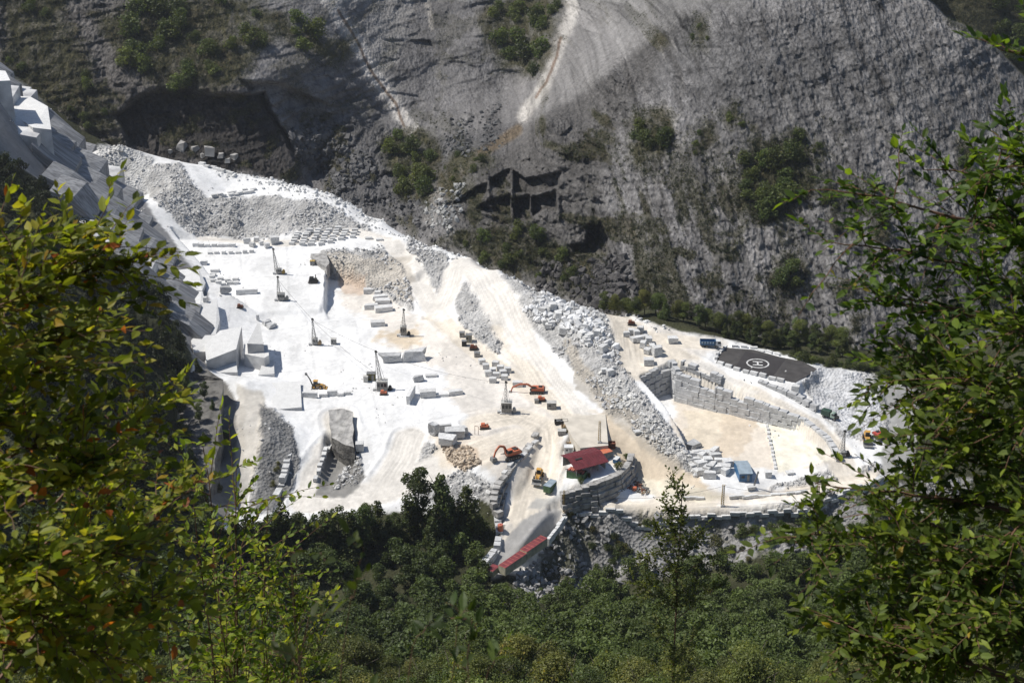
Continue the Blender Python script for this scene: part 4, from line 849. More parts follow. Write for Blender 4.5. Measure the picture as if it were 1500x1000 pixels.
def loader(u, v, rz, label, paint_m, s=1.0):
    t = thing('wheel_loader', label, 'wheel loader', G(u, v), R(rz)); t.scale = (s, s, s)
    for x in (-1.7, 1.7):
        for y in (-1.15, 1.15): wheel(t, x, y, .85, .65, paint_m)
    MB().prism([(-3.3, 1.0), (-.6, .9), (-.5, 2.1), (-2.9, 2.3), (-3.4, 1.9)], -.95, .95).build('body', paint_m, t, .06)
    MB().prism([(-.6, .8), (2.2, .8), (2.2, 1.5), (.8, 1.9), (-.6, 1.6)], -.7, .7).build('front_frame', paint_m, t, .05)
    cab = MB().box((-.4, 0, 2.7), (1.5, 1.5, 1.5), taper=.88).build('cab', M_GLASS, t, .04)
    MB().box((-.4, 0, 3.5), (1.7, 1.7, .16)).build('cab_roof', paint_m, cab, .03)
    MB().box((-2.0, 0, 2.42), (1.2, 1.2, .14)).bar((-1.6, .5, 2.3), (-1.6, .5, 3.2), .14).build('engine_grille', M_DARK, t)
    m = MB()
    for y in (-.55, .55): m.bar((.9, y, 1.9), (2.4, y, 1.5), .28, .4).bar((2.4, y, 1.5), (3.5, y, .7), .26, .36)
    m.bar((1.2, 0, 1.7), (3.1, 0, 1.5), .2).build('lift_arm', paint_m, t, .02)
    MB().prism([(3.3, .15), (4.9, .15), (4.7, .3), (3.75, .4), (3.55, 1.0), (3.9, 1.6), (3.65, 1.7), (3.2, 1.0)], -1.6, 1.6).build('bucket', M_GREYS if paint_m is M_YEL else M_GREYS, t, .02)
    for y in (-.8, .8): MB().box((2.25, y, 1.65), (.18, .3, .25)).build('headlight', M_WHITEP, t)
    return t
loader(789, 700, 258, 'yellow wheel loader with a broad bucket beside the green hut', M_YEL, 1.05)
loader(1270, 646, 262, 'orange yellow wheel loader half hidden by leaves at the end of the pale road', M_YEL, 1.1)
excavator(1288, 642, 300, 'red excavator partly hidden by the branches on the right', M_RED, (1.6, 1.4, .6), 1.0, 1.0)
def backhoe(u, v, rz):
    t = thing('backhoe_loader', 'orange yellow backhoe loader with its dark arm raised on the white floor', 'backhoe', G(u, v), R(rz)); t.scale = (1.2,) * 3
    for x, r in ((-1.0, .75), (1.2, .6)):
        for y in (-.95, .95): wheel(t, x, y, r, .45, M_YEL)
    MB().prism([(-1.4, .7), (2.0, .7), (2.0, 1.4), (.6, 1.6), (-1.4, 1.5)], -.55, .55).build('body', M_YEL, t, .04)
    cab = MB().box((-.5, 0, 2.0), (1.4, 1.3, 1.2), taper=.9).build('cab', M_GLASS, t, .03)
    MB().box((-.5, 0, 2.66), (1.6, 1.5, .14)).build('cab_roof', M_YEL, cab, .03)
    m = MB()
    for y in (-.5, .5): m.bar((.6, y, 1.5), (2.4, y, .9), .2, .26)
    m.build('lift_arm', M_YEL, t)
    MB().prism([(2.3, .15), (3.4, .15), (3.2, .3), (2.6, .4), (2.5, 1.0), (2.25, .9)], -1.1, 1.1).build('bucket', M_YEL, t, .02)
    b = MB().bar((-1.6, 0, 1.0), (-2.3, 0, 3.0), .3, .36).bar((-2.3, 0, 3.0), (-3.4, 0, 4.9), .26, .34, w2=.2).build('raised_arm', M_DARK, t, .02)
    MB().prism([(-3.2, 4.5), (-3.9, 4.7), (-3.9, 5.3), (-3.5, 5.4), (-3.1, 5.0)], -.3, .3).build('digging_bucket', M_GREYS, b)
    for y in (-.9, .9): MB().bar((-1.4, y * .6, .9), (-1.7, y * 1.4, .05), .16).box((-1.7, y * 1.4, .05), (.4, .4, .08)).build('stabiliser_leg', M_DARK, t)
    return t
backhoe(465, 568, -4)
def dump_truck(u, v, rz):
    t = thing('dump_truck', 'dump truck with a blue tipping bed and white cab parked by the helipad', 'truck', G(u, v), R(rz)); t.scale = (1.12,) * 3
    for x in (-2.6, -1.3, 2.3):
        for y in (-.98, .98): wheel(t, x, y, .52, .42, M_GREYS)
    MB().box((0, 0, .85), (7.4, .9, .3)).build('chassis', M_DARK, t)
    cab = MB().prism([(2.0, .7), (3.9, .7), (3.95, 1.7), (3.65, 2.75), (2.0, 2.75)], -1.15, 1.15).build('cab', M_WHITEP, t, .06)
    MB().prism([(2.7, 1.75), (3.97, 1.75), (3.70, 2.55), (2.7, 2.55)], -1.17, 1.17).build('window', M_GLASS, cab)
    for y in (-.85, .85): MB().box((3.93, y, .95), (.08, .35, .2)).build('headlight', M_WHITEP, cab)
    MB().box((1.85, 0, 2.1), (.12, 2.3, 1.7)).build('headboard', M_BLUE, t)
    m = MB(); m.box((-1.0, 0, 1.15), (5.4, 2.3, .12))
    for y in (-1.15, 1.15): m.box((-1.0, y, 1.95), (5.4, .1, 1.6))
    m.box((1.7, 0, 1.95), (.1, 2.3, 1.6)).box((-3.7, 0, 1.8), (.1, 2.3, 1.3)); bed = m.build('tipping_bed', M_BLUE, t, .02)
    m = MB()
    for i in range(6):
        for y in (-1.22, 1.22): m.box((-3.5 + i * 1.0, y, 1.95), (.1, .08, 1.55))
    m.build('bed_rib', M_DARK, bed)
    m = MB()
    for i in range(5): m.box((-3.0 + i * 1.0, -1.21, 2.15), (.5, .03, .55))
    m.build('side_panel', mat('pale_blue_panel', (.42, .55, .66), .5), bed)
    return t
dump_truck(1040, 508, -3)
def tank_truck(u, v, rz):
    t = thing('box_truck', 'dark green truck with a pale green cab at the foot of the gravel cone', 'truck', G(u, v), R(rz)); t.scale = (1.15,) * 3
    for x in (-2.0, 1.9):
        for y in (-.9, .9): wheel(t, x, y, .48, .36, M_GREYS)
    MB().box((0, 0, .7), (6, .8, .25)).build('chassis', M_DARK, t)
    MB().box((-1.5, 0, 1.75), (3.1, 2.1, 1.9)).build('cargo_box', M_DGREEN, t, .05)
    cab = MB().prism([(.3, .7), (1.9, .7), (1.95, 1.5), (1.6, 2.2), (1.2, 2.45), (.6, 2.45), (.3, 2.2)], -1, 1).build('cab', mat('pale_green_paint', (.33, .42, .36), .5), t, .06)
    MB().prism([(.9, 1.55), (1.97, 1.55), (1.66, 2.15), (.9, 2.2)], -1.02, 1.02).build('window', M_GLASS, cab)
    MB().prism([(1.9, .6), (2.9, .6), (2.9, 1.2), (1.9, 1.45)], -.9, .9).build('bonnet', M_DARK, t, .05)
tank_truck(1216, 612, -38)
def lattice(m, base, top, w0, w1, n, t=.09):
    b, tp = Vector(base), Vector(top); prev = None
    for i in range(n + 1):
        k = i / n; c = b.lerp(tp, k); w = w0 + (w1 - w0) * k
        ring = [c + Vector((sx * w / 2, sy * w / 2, 0)) for sx, sy in ((-1, -1), (1, -1), (1, 1), (-1, 1))]
        if prev:
            for j in range(4):
                m.bar(prev[j], ring[j], t); m.bar(prev[j], ring[(j + 1) % 4], t * .7); m.bar(ring[j], ring[(j + 1) % 4], t * .7)
        prev = ring
    return m
def derrick(u, v, label, h=11, lean=(0, 0), cab=(3, 2.6, 3), cabx=0, ground=True, extra=None, rz=0, matr=None, head=True, w0=1.5):
    t = thing('drill_mast', label, 'mast', G(u, v), R(rz)); z0 = cab[2] * .55
    if ground: MB().box((0, 0, .18), (4.6, 3.4, .36)).build('base_slab', M_MARBLE, t, .05)
    c = MB().box((cabx, .1, .36 + cab[2] / 2), cab).build('cabin', M_GREYS, t, .05)
    m = MB()
    for i in range(3): m.box((cabx - cab[0] * .32 + i * cab[0] * .32, .1 - cab[1] / 2 - .02, .36 + cab[2] * .62), (cab[0] * .24, .05, cab[2] * .36))
    m.build('window', M_GLASS, c)
    MB().box((cabx, .1, .4 + cab[2]), (cab[0] + .3, cab[1] + .3, .12)).build('roof', M_LSTEEL, c)
    m = MB(); lattice(m, (cabx * .2, -.3, z0), (lean[0], lean[1], h), w0, .4, 8, .13)
    ma = m.build('lattice_mast', matr or M_LSTEEL, t)
    if head: MB().box((lean[0], lean[1], h + .25), (.8, .8, .55)).cyl((lean[0] + .4, lean[1], h), .35, .15, 'Y', 10).build('mast_head', M_DARK, ma)
    MB().bar((cabx + cab[0] / 2, .6, .4), (lean[0], lean[1], h - .4), .08).bar((cabx - cab[0] / 2 - .6, .6, .4), (lean[0], lean[1], h - .4), .08).build('stay', M_DARK, ma)
    MB().box((cabx + cab[0] / 2 + .9, .2, .7), (1.4, 1.6, 1.1)).cyl((cabx + cab[0] / 2 + .9, .2, 1.4), .55, 1.4, 'Y', 12).build('winch', extra or M_DARK, t, .05)
    MB().box((cabx - cab[0] / 2 - 1.0, -.5, .5), (1.1, 1.3, .8)).build('counterweight', M_MARBG, t, .05)
    return t
derrick(405, 401, 'tallest lattice drill mast at the back of the upper floor, ochre gear below', 12, (-.8, 0), (2.4, 2, 2.2), 1.2, False, M_YMAST)
derrick(408, 440, 'lattice drill mast with two grey cabins in front of the tallest one', 11, (.3, 0), (3, 2.4, 3), 1.4, False, M_GREYS)
derrick(461, 505, 'slim lattice mast standing alone below the pit corner', 11.5, (-.4, 0), (2.2, 2, 2.6), .2, False, M_WOOD)
derrick(558, 572, 'leaning dark lattice mast with a large grey cabin beside the white fin', 16, (-1.6, 1.2), (4.2, 3.2, 4), .6, True, M_DARK)
derrick(592, 492, 'lattice mast on a grey block cabin in the tan patch', 12, (.1, 0), (2.6, 2.2, 4.2), -.2, True, M_DARK)
derrick(741, 604, 'lattice mast with a boxy head on a panelled cabin near the reaching excavator', 12.5, (0, 0), (4, 3, 4.2), .3, True, M_LSTEEL, head=True, w0=1.3)
derrick(1233, 668, 'lattice mast with a dark tip at the right end of the mud basin', 10, (.2, 0), (2.6, 2.2, 1.6), 0, False, M_DARK)
def lattice_post(u, v, h, label, matr, w=.8, base=None, lean=(0, 0)):
    p = base or G(u, v); t = thing('lattice_post', label, 'mast', p)
    MB().box((0, 0, .25), (1.4, 1.4, .5)).build('footing', M_MARBLE, t, .04)
    m = MB(); lattice(m, (0, 0, .3), (lean[0], lean[1], h), w, w * .7, 9, .1); m.build('lattice_frame', matr, t); return t
lattice_post(878, 644, 8.5, 'brown lattice post standing on the pale concrete terrace', M_YMAST, .9, base=Vector(PZ(878, 648, .7)))
lattice_post(826, 751, 9.5, 'ochre lattice post at the corner of the container yard', M_YMAST, .7)
lattice_post(1058, 742, 8.5, 'ochre lattice post between the kerb rows of the front road', M_YMAST, .9)
lattice_post(1197, 736, 7, 'pair of brown lattice legs at the right of the front road', M_RUST, .8)
lattice_post(1104, 714, 6.5, 'thin grey lattice leg beside the blue hut', M_GREYS, .5, lean=(1.2, 0))
# drill rig, compressor cabins, carts
def small_rig(u, v, label, matr, s=1.0, mastm=None, rz=0, name='drill_rig', cat='drill rig', mast_h=2.6):
    t = thing(name, label, cat, G(u, v), R(rz)); t.scale = (s, s, s)
    for y in (-.8, .8): MB().prism([(-1.3, .1), (1.3, .1), (1.6, .35), (1.3, .65), (-1.3, .65), (-1.6, .35)], y - .2, y + .2).build('track', M_DARK, t)
    MB().box((0, 0, 1.0), (2.4, 1.4, .7)).box((-.5, 0, 1.6), (1.2, 1.2, .6)).build('body', matr, t, .04)
    MB().bar((.8, 0, .6), (.8, 0, mast_h), .25).bar((.8, 0, 1.4), (.1, 0, 1.3), .15).build('drill_mast', mastm or M_DARK, t); return t
small_rig(459, 414, 'dark tracked drill rig near the right edge of the upper floor', M_DARK, 1.5)
small_rig(352, 452, 'small brown buggy alone on the upper floor', M_RUST, 1.0, mast_h=1.4)
small_rig(562, 578, 'orange compressor in front of the leaning mast', M_ORANGE, 1.0, mast_h=1.6)
small_rig(710, 628, 'orange pump cart beside a bare post frame', M_ORANGE, 1.2, mast_h=1.8)
small_rig(694, 512, 'rusty drill cart among the grey cabins under the median scree', M_RUST, 1.2, mast_h=2.2)
small_rig(793, 587, 'orange compressor below the reaching excavator', M_ORANGE, 1.1, mast_h=1.5)
small_rig(1043, 669, 'small red cart on the block heap by the basin', M_RED, .8, mast_h=1.2)
small_rig(925, 476, 'rust red machine at the tree line above the rubble stack', M_RUST, 1.1, mast_h=1.4)
def cabin(u, v, dims, label, wallm, roofm, rz=0, door=True, pitch=0.0, name='cabin', cat='cabin', p=None, overhang=.2):
    l, w, h = dims; t = thing(name, label, cat, p or G(u, v), R(rz))
    MB().box((0, 0, h / 2), (l, w, h)).build('wall', wallm, t, .03)
    if pitch: MB().prism([(-w / 2 - overhang, h), (0, h + pitch), (w / 2 + overhang, h), (w / 2 + overhang, h + .12), (0, h + pitch + .12), (-w / 2 - overhang, h + .12)], -l / 2 - overhang, l / 2 + overhang, 'X').build('roof', roofm, t)
    else: MB().box((0, 0, h + .07), (l + overhang, w + overhang, .14)).build('roof', roofm, t, .02)
    if door:
        MB().box((l * .2, -w / 2 - .02, h * .45), (.9, .06, h * .8)).build('door', M_GREYS, t)
        MB().box((-l * .22, -w / 2 - .02, h * .6), (l * .25, .06, h * .3)).build('window', M_GLASS, t)
    return t
cabin(458, 388, (2.2, 1.8, 2.0), 'small dark cabin at the corner of the upper floor', M_GREYS, M_YMAST)
cabin(489, 504, (2.2, 2, 2.4), 'grey cabin on the floor right of the slim lattice mast', M_GREYS, M_LSTEEL)
cabin(544, 556, (3.4, 2.4, 3), 'olive grey cabin left of the leaning mast', M_OLIVE, M_GREYS); cabin(536, 559, (1.8, 1.8, 2.4), 'pale narrow cabin left of the olive one', M_LSTEEL, M_LSTEEL, door=False)
cabin(677, 493, (2.2, 2, 2), 'dark grey hut topmost in the group under the median scree', M_GREYS, M_GREYS); cabin(687, 500, (2.6, 2.4, 3.2), 'tall brownish cabin in the group under the median scree', M_CREAM, M_GREYS); cabin(680, 506, (2.0, 1.8, 2.2), 'low dark cabin in front of the tall brownish one', M_DARK, M_GREYS, door=False)
cabin(699, 522, (2.4, 2, 1.8), 'grey lidded box at the head of the cube blocks', M_GREYS, M_GREYS, door=False)
cabin(808, 598, (3.6, 2.6, 2.6), 'grey flat roofed hut below the reaching excavator', M_GREYS, M_LSTEEL)
cabin(786, 590, (1.6, 1.4, 1.4), 'dim box beside the track of the reaching excavator', M_GREYS, M_GREYS, door=False)
def skip(u, v, dims, label, matr, rz=0, fill=None, name='skip', cat='skip'):
    l, w, h = dims; t = thing(name, label, cat, G(u, v), R(rz)); m = MB()
    m.box((0, 0, .08), (l, w, .16))
    for sy in (-1, 1): m.box((0, sy * (w / 2 - .05), h / 2 + .08), (l, .1, h))
    for sx in (-1, 1): m.box((sx * (l / 2 - .05), 0, h / 2 + .08), (.1, w - .2, h))
    m.build('tub', matr, t, .01)
    m = MB()
    for i in range(6): m.box((-l / 2 + l * (i + .5) / 6, -w / 2 - .03, h / 2 + .08), (.09, .07, h))
    m.build('rib', matr, t)
    m = MB()
    for i in range(9): m.box((random.uniform(-l * .38, l * .38), random.uniform(-w * .3, w * .3), h * .6 + random.uniform(-.2, .3)), (random.uniform(.5, 1.4), random.uniform(.4, 1), .4), random.uniform(0, 3))
    m.build('load', fill or M_GREYS, t); return t
skip(822, 620, (5, 2.2, 1.2), 'dark skip highest in the row beside the haul road', M_DARK, 4, M_GREYS)
skip(835, 626, (6.5, 2.2, .7), 'flat trailer with a rusty rail above the olive skip', M_WOOD, 3, M_WOOD, 'flat_trailer', 'trailer')
skip(838, 637, (6, 2.4, 1.9), 'olive green skip in the row behind the workshop', M_OLIVE, 3, M_DARK)
skip(841, 650, (5.5, 2.6, 1.3), 'timber crib loaded with tan beams behind the workshop', M_WOOD, 2, M_WOOD, 'timber_rack', 'rack')
cabin(833, 662, (3.2, 2.6, 2.4), 'white grey hut at the back corner of the maroon roof', M_LSTEEL, M_WHITEP)
cabin(823, 636, (3, 2.2, 1.6), 'low grey box between the skips and the road bank', M_GREYS, M_LSTEEL, door=False)
skip(895, 655, (3.2, 2.4, 2), 'rusty dark tank beside the concrete terrace', M_RUST, 0, M_RUST)
prism_top('concrete_terrace', [(822,610,1.2),(887,606,1.2),(891,652,.6),(850,656,.6),(838,640,.8)], 8, [mat('pale_concrete', (.62, .57, .49), .9, var=.12, scale=.2, bump=.05)], 'big flat concrete terrace with a sheer shaded right side above the maroon roof', 'terrace', None, .0)
# workshop with a maroon roof
def house(p, rz):
    t = thing('workshop', 'open workshop with a maroon sheet roof of two slopes', 'workshop', p, R(rz)); l, w = 12.5, 9.5
    MB().box((0, w / 2 - .2, 1.9), (l, .3, 3.8)).box((l / 2 - .2, 0, 1.7), (.3, w - .7, 3.4)).build('wall', M_GREYS, t)
    m = MB()
    for i in range(5):
        for y in (-w / 2 + .3,): m.box((-l / 2 + .4 + i * (l - .8) / 4, y, 1.6), (.22, .22, 3.2))
    m.build('post', M_GREYS, t)
    rf = MB().prism([(-w / 2 - .8, 3.0), (.3, 4.9), (w / 2 + .6, 3.9), (w / 2 + .6, 4.03), (.3, 5.03), (-w / 2 - .8, 3.13)], -l / 2 - .6, l / 2 + .6, 'X').build('roof', M_REDROOF, t)
    m = MB()
    for i in range(14):
        x = -l / 2 - .4 + i * (l + .8) / 13
        m.bar((x, -w / 2 - .8, 3.17), (x, .3, 5.07), .09).bar((x, .3, 5.07), (x, w / 2 + .6, 4.07), .09)
    m.build('roof_seam', M_REDROOF, rf)
    m = MB(); m.prism([(-1.5, 4.62), (-.9, 4.86), (-.9, 4.92), (-1.5, 4.70)], -4.6, -1.8, 'X'); m.build('roof_slot', M_DARK, rf)
HP = PZ(856, 684, -3.3)
house(Vector(HP), R(0) + 28)
def container(p, rz, dims, label, side, top, name='container', ribs=True, open_top=None, strips=0):
    l, w, h = dims; t = thing(name, label, 'container', p, R(rz))
    m = MB().box((0, 0, h / 2 + .1), (l, w, h))
    if ribs:
        n = int(l / .45)
        for i in range(n):
            for y in (-1, 1): m.box((-l / 2 + (i + .5) * l / n, y * (w / 2 + .02), h / 2 + .1), (.16, .06, h - .35))
    m.build('body', side, t)
    MB().box((0, 0, h + .14), (l + .04, w + .04, .08)).build('roof', top, t)
    if strips:
        m = MB()
        for i in range(strips + 1): m.box((-l / 2 + i * l / strips, 0, h + .20), (.14, w - .1, .05))
        m.build('roof_rib', M_SALMON, t)
    if open_top:
        m = MB()
        for i in range(7): m.box((-l / 2 + (i + .6) * l / 7.5, random.uniform(-.3, .3), h + .35), (l / 10, w * .7, .35), random.uniform(-.3, .3))
        m.build('load', open_top, t)
    for y in (-.55, .55): MB().box((-l / 2 - .03, y * w / 2.4, h / 2 + .1), (.05, w * .42, h - .3)).build('door', side, t)
    return t
pa, pb = Vector(PZ(734, 842, -16.3)), Vector(PZ(797, 796, -15.6)); d = pb - pa; az = math.degrees(math.atan2(d.y, d.x)); uL = Vector((d.x, d.y, 0)).normalized()
for k, lab in ((.26, 'red roofed cream shipping container nearest the trees'), (.75, 'red roofed grey green shipping container farther up the yard')):
    c = pa + d * k; container(Vector((c.x, c.y, -16.4 if k < .5 else -15.9)), az, (d.length * .48, 3.0, 3.0), lab, M_CREAM, M_CONTR, strips=6)
container(Vector(PZ(722, 840, -16.6)), az + 6, (4, 2.6, 2.2), 'short red topped box at the lower end of the shipping containers', M_CREAM, M_CONTR)
container(Vector(PZ(845, 700, -5.2)), -28, (6.6, 3.4, 2.8), 'green open container full of faded red sheets below the maroon roof', M_GREEN, M_DARK, open_top=M_SALMON)
container(Vector(PZ(806, 717, -9.0)), 62, (5.6, 2.8, 2.6), 'small green hut with a grey sheet roof beside the yellow loader', M_GREEN, M_BLUEH)
container(Vector(PZ(886, 670, -3.3)), 30, (4.6, 3.2, 2.6), 'grey box with an orange lid at the right end of the maroon roof', M_GREYS, M_ORANGE)
container(Vector(PZ(863, 664, -3.2)), 28, (5, 2.6, 2.0), 'pale red lidded box behind the maroon roof', M_CREAM, M_SALMON)
container(Vector(PZ(903, 676, -3.4)), 60, (3, 1.6, 1.4), 'small blue white crate at the corner of the terrace', M_BLUE, M_WHITEP)
p = G(733, 777); t = thing('fuel_tank', 'upright orange tank by the pale block wall', 'tank', p)
MB().cyl((0, 0, 1.4), 1.0, 2.6, 'Z', 18).build('drum', M_ORANGE, t, .05); MB().cyl((0, 0, 2.75), .85, .15, 'Z', 18).cyl((0, 0, 2.95), .2, .3, 'Z', 10).build('lid', M_SALMON, t); MB().box((0, 0, .08), (2.2, 2.2, .16)).build('plinth', M_GREYS, t)
cabin(1088, 696, (4.6, 9.6, 3.2), 'blue hut with a long grey blue pitched roof beside the mud basin', M_BLUE, M_BLUEH, 3, True, .9)
p = G(1070, 677); t = thing('grating', 'dark grating frame lying on the ground left of the blue hut', 'grating', p); m = MB()
for i in range(6): m.box((-1.6 + i * .64, 0, .2), (.12, 1.6, .2))
m.box((0, .8, .2), (3.5, .14, .22)).box((0, -.8, .2), (3.5, .14, .22)); m.build('frame', M_DARK, t)
block(1125, 698, 2.4, 2, 2.2, 0, 'white cube block right of the blue hut', None, 0); block(1157, 693, 3, 2, .8, 10, 'flat white stone on the grey bank right of the blue hut', None, 1); block(1100, 716, 3, 1.6, 1.2, 20, 'white stone at the foot of the thin lattice leg', None, 1); block(1015, 655, 5, 4, 2, 50, 'grey flat slab leaning at the left side of the basin', None, 2, 'boulder', 'boulder')
t = thing('post_frame', 'bare post frame on the white floor left of the orange pump cart', 'post', G(698, 636)); m = MB()
MB().bar((-.6, 0, 0), (-.6, 0, 3.6), .16).build('post', M_RUST, t); MB().bar((.7, 0, 0), (.7, 0, 3.4), .16).build('post', M_RUST, t); MB().bar((-.6, 0, 3.5), (.7, 0, 3.3), .14).build('crossbar', M_RUST, t)
for k, (u, v) in enumerate([(925,716),(932,712),(938,718),(944,714),(930,720),(948,720),(936,708),(942,722)]):
    p = G(u, v); m = MB()
    for i in range(6): a = random.uniform(0, 6.3); m.bar((random.uniform(-1, 1), random.uniform(-1, 1), .15 + i * .12), (math.cos(a) * 2.2, math.sin(a) * 2.2, .2 + i * .14), random.uniform(.15, .4))
    o = m.build('scrap_heap', random.choice([M_RUST, M_RUST, M_GREYS, M_WOOD]), None); o.location = p; tag(o, 'tangle of rusty scrap iron beside the pale settling pond', 'scrap', 'scrap beside the settling pond')
o = MB().cyl((0, 0, .8), .7, 1.6, 'X', 14).build('barrel', M_ORANGE, None, .03); o.location = G(929, 718); tag(o, 'orange barrel lying against the scrap iron', 'barrel')
def cable(a, b, sag, label, r=.05):
    a, b = Vector(a), Vector(b); m = MB(); prev = None; n = 26; c0 = a
    for i in range(n + 1):
        k = i / n; q = a.lerp(b, k) - Vector((0, 0, sag * 4 * k * (1 - k))) - c0
        if prev is not None: m.bar(prev, q, r * 2, sides=5)
        prev = q
    o = m.build('cable', M_DARK, None); o.location = c0; tag(o, label, 'cable')
top = lambda u, v, h: G(u, v) + Vector((0, 0, h))
cable(top(461, 505, 11), top(741, 604, 12.3), 5, 'long dark cable strung from the slim mast to the mast near the reaching excavator')
cable(top(408, 440, 10.5), top(558, 572, 6), 4, 'thin cable running from the upper floor masts to the leaning mast')
cable(top(826, 751, 8.8), top(1058, 742, 8), 3.5, 'cable sagging between the ochre posts of the front road')
cable(top(1058, 742, 8), top(1197, 736, 6.5), 2, 'cable between the right hand posts of the front road')
# ============================================================ VEGETATION
def leaf_mat(name, trans=.35, rough=.5, spec=.3):
    m = bpy.data.materials.new(name); m.use_nodes = True; n = m.node_tree.nodes; l = m.node_tree.links
    b = n['Principled BSDF']; b.inputs['Roughness'].default_value = rough; b.inputs['Specular IOR Level'].default_value = spec
    at = n.new('ShaderNodeAttribute'); at.attribute_name = 'Col'; oi = n.new('ShaderNodeObjectInfo')
    hs = n.new('ShaderNodeHueSaturation'); mr = n.new('ShaderNodeMapRange'); mr.inputs[3].default_value = .68; mr.inputs[4].default_value = 1.25
    l.new(oi.outputs['Random'], mr.inputs[0]); l.new(mr.outputs[0], hs.inputs['Value']); l.new(at.outputs['Color'], hs.inputs['Color'])
    mh = n.new('ShaderNodeMapRange'); mh.inputs[3].default_value = .485; mh.inputs[4].default_value = .515; mu2 = n.new('ShaderNodeMath'); mu2.operation = 'FRACT'; mu3 = n.new('ShaderNodeMath'); mu3.operation = 'MULTIPLY'; mu3.inputs[1].default_value = 7.3
    l.new(oi.outputs['Random'], mu3.inputs[0]); l.new(mu3.outputs[0], mu2.inputs[0]); l.new(mu2.outputs[0], mh.inputs[0]); l.new(mh.outputs[0], hs.inputs['Hue'])
    l.new(hs.outputs[0], b.inputs['Base Color'])
    t = n.new('ShaderNodeBsdfTranslucent'); vm = n.new('ShaderNodeVectorMath'); vm.operation = 'MULTIPLY'; vm.inputs[1].default_value = (1.5, 1.5, .5)
    l.new(hs.outputs[0], vm.inputs[0]); l.new(vm.outputs[0], t.inputs[0])
    mx = n.new('ShaderNodeMixShader'); mx.inputs[0].default_value = trans; l.new(b.outputs[0], mx.inputs[1]); l.new(t.outputs[0], mx.inputs[2])
    l.new(mx.outputs[0], n['Material Output'].inputs['Surface']); return m
M_LEAF = leaf_mat('tree_leaves'); M_NEARLEAF = leaf_mat('near_shrub_leaves', .55, .5, .25)
M_BARK = mat('grey_brown_bark', (.11, .09, .07), .9, var=.25, scale=3, bump=.02)
M_TWIG = mat('reddish_twig', (.16, .085, .05), .8, var=.2, scale=6)
def leaf_quads(pos, nrm, size, cols):
    n = len(pos); nrm = nrm / np.linalg.norm(nrm, axis=1, keepdims=True)
    r = RNG.normal(size=(n, 3)); a = np.cross(nrm, r); a /= np.linalg.norm(a, axis=1, keepdims=True) + 1e-9; b = np.cross(nrm, a)
    s = size[:, None]; k = RNG.uniform(.45, .8, n)[:, None]
    v = np.stack([pos - a * s, pos - b * s * k + nrm * s * .15, pos + a * s, pos + b * s * k + nrm * s * .15], 1).reshape(-1, 3)
    return v, np.arange(4 * n).reshape(n, 4), np.repeat(cols, 4, 0)
def crown_arrays(seed, n, rad, h, base, leaf, colr, lobes=12, cone=False, yellow=.03):
    rg = np.random.default_rng(seed); L = []
    for i in range(lobes):
        k = (i + .5) / lobes; a = rg.uniform(0, 6.283)
        if cone: rr = rad * (1 - k)**.8 * rg.uniform(.3, .75); z = base + h * k; lr = rad * (.20 + .40 * (1 - k))
        else: z = base + h * (.15 + .75 * k); rr = rad * math.sin(math.pi * (.18 + .72 * k)) * rg.uniform(.25, .75); lr = rad * rg.uniform(.30, .52)
        L.append((rr * math.cos(a), rr * math.sin(a), z, lr))
    L = np.array(L); w = L[:, 3]**2; pk = rg.choice(lobes, n, p=w / w.sum()); d = rg.normal(size=(n, 3)); d /= np.linalg.norm(d, axis=1, keepdims=True)
    rr = L[pk, 3] * rg.uniform(.35, 1.0, n)**.45 * (1 + .25 * rg.normal(size=n) * .6)
    pos = L[pk, :3] + d * rr[:, None] * np.array([1, 1, .8]); nrm = d * .7 + rg.normal(size=(n, 3)) * .7 + np.array([0, 0, .55])
    c = np.array(colr)[None] * rg.uniform(.55, 1.35, (n, 1)) * (0.8 + .4 * rg.random(lobes))[pk][:, None]
    y = rg.random(n) < yellow; c[y] = c[y] * np.array([1.7, 1.35, .7])
    return leaf_quads(pos, nrm, leaf * rg.uniform(.6, 1.3, n), np.clip(c, 0, 1))
def trunk_mesh(name, h, r, parent, rad, seed, limbs=6):
    rd_ = random.Random(seed); m = MB(); p0 = Vector((0, 0, -.8)); 
    for i in range(4):
        p1 = Vector((rd_.uniform(-.2, .2) * i, rd_.uniform(-.2, .2) * i, h * (i + 1) / 4)); m.bar(p0, p1, r * 2 * (1 - i * .2), sides=7, w2=r * 2 * (1 - (i + 1) * .2)); p0 = p1
    for i in range(limbs):
        z = h * rd_.uniform(.3, .85); a = rd_.uniform(0, 6.3); e = Vector((math.cos(a) * rad * .75, math.sin(a) * rad * .75, z + rad * rd_.uniform(.3, .8))); m.bar((0, 0, z), e, r * .8, sides=5, w2=r * .2)
    return m.build(name, M_BARK, parent)
_proto = {}
def tree_proto(key, n, rad, h, base, leaf, colr, lobes, cone=False, name='broadleaf_tree', trunk=True, yellow=.03):
    t = bpy.data.objects.new(name, None); COL.objects.link(t)
    v, f, c = crown_arrays(hash(key) % 9999 if not isinstance(key, int) else key, n, rad, h, base, leaf, colr, lobes, cone, yellow)
    np_mesh('crown', v, f, M_LEAF, t, c)
    if trunk: trunk_mesh('trunk', base + h * .8, rad * .05 + .06, t, rad, 5)
    _proto[key] = [t, False]; return t
def plant(key, p, s, label, cat='tree', group=None, sz=None):
    t, used = _proto[key]
    o = copy_tree(t) if used else t
    _proto[key][1] = True
    o.location = p; o.scale = (s, s, (sz or 1) * s); o.rotation_euler = (0, 0, random.uniform(0, 6.28)); return tag(o, label, cat, group)
GRN = (.145, .172, .042); DRK = (.078, .102, .030); MID = (.105, .134, .035); OLV = (.105, .105, .036)
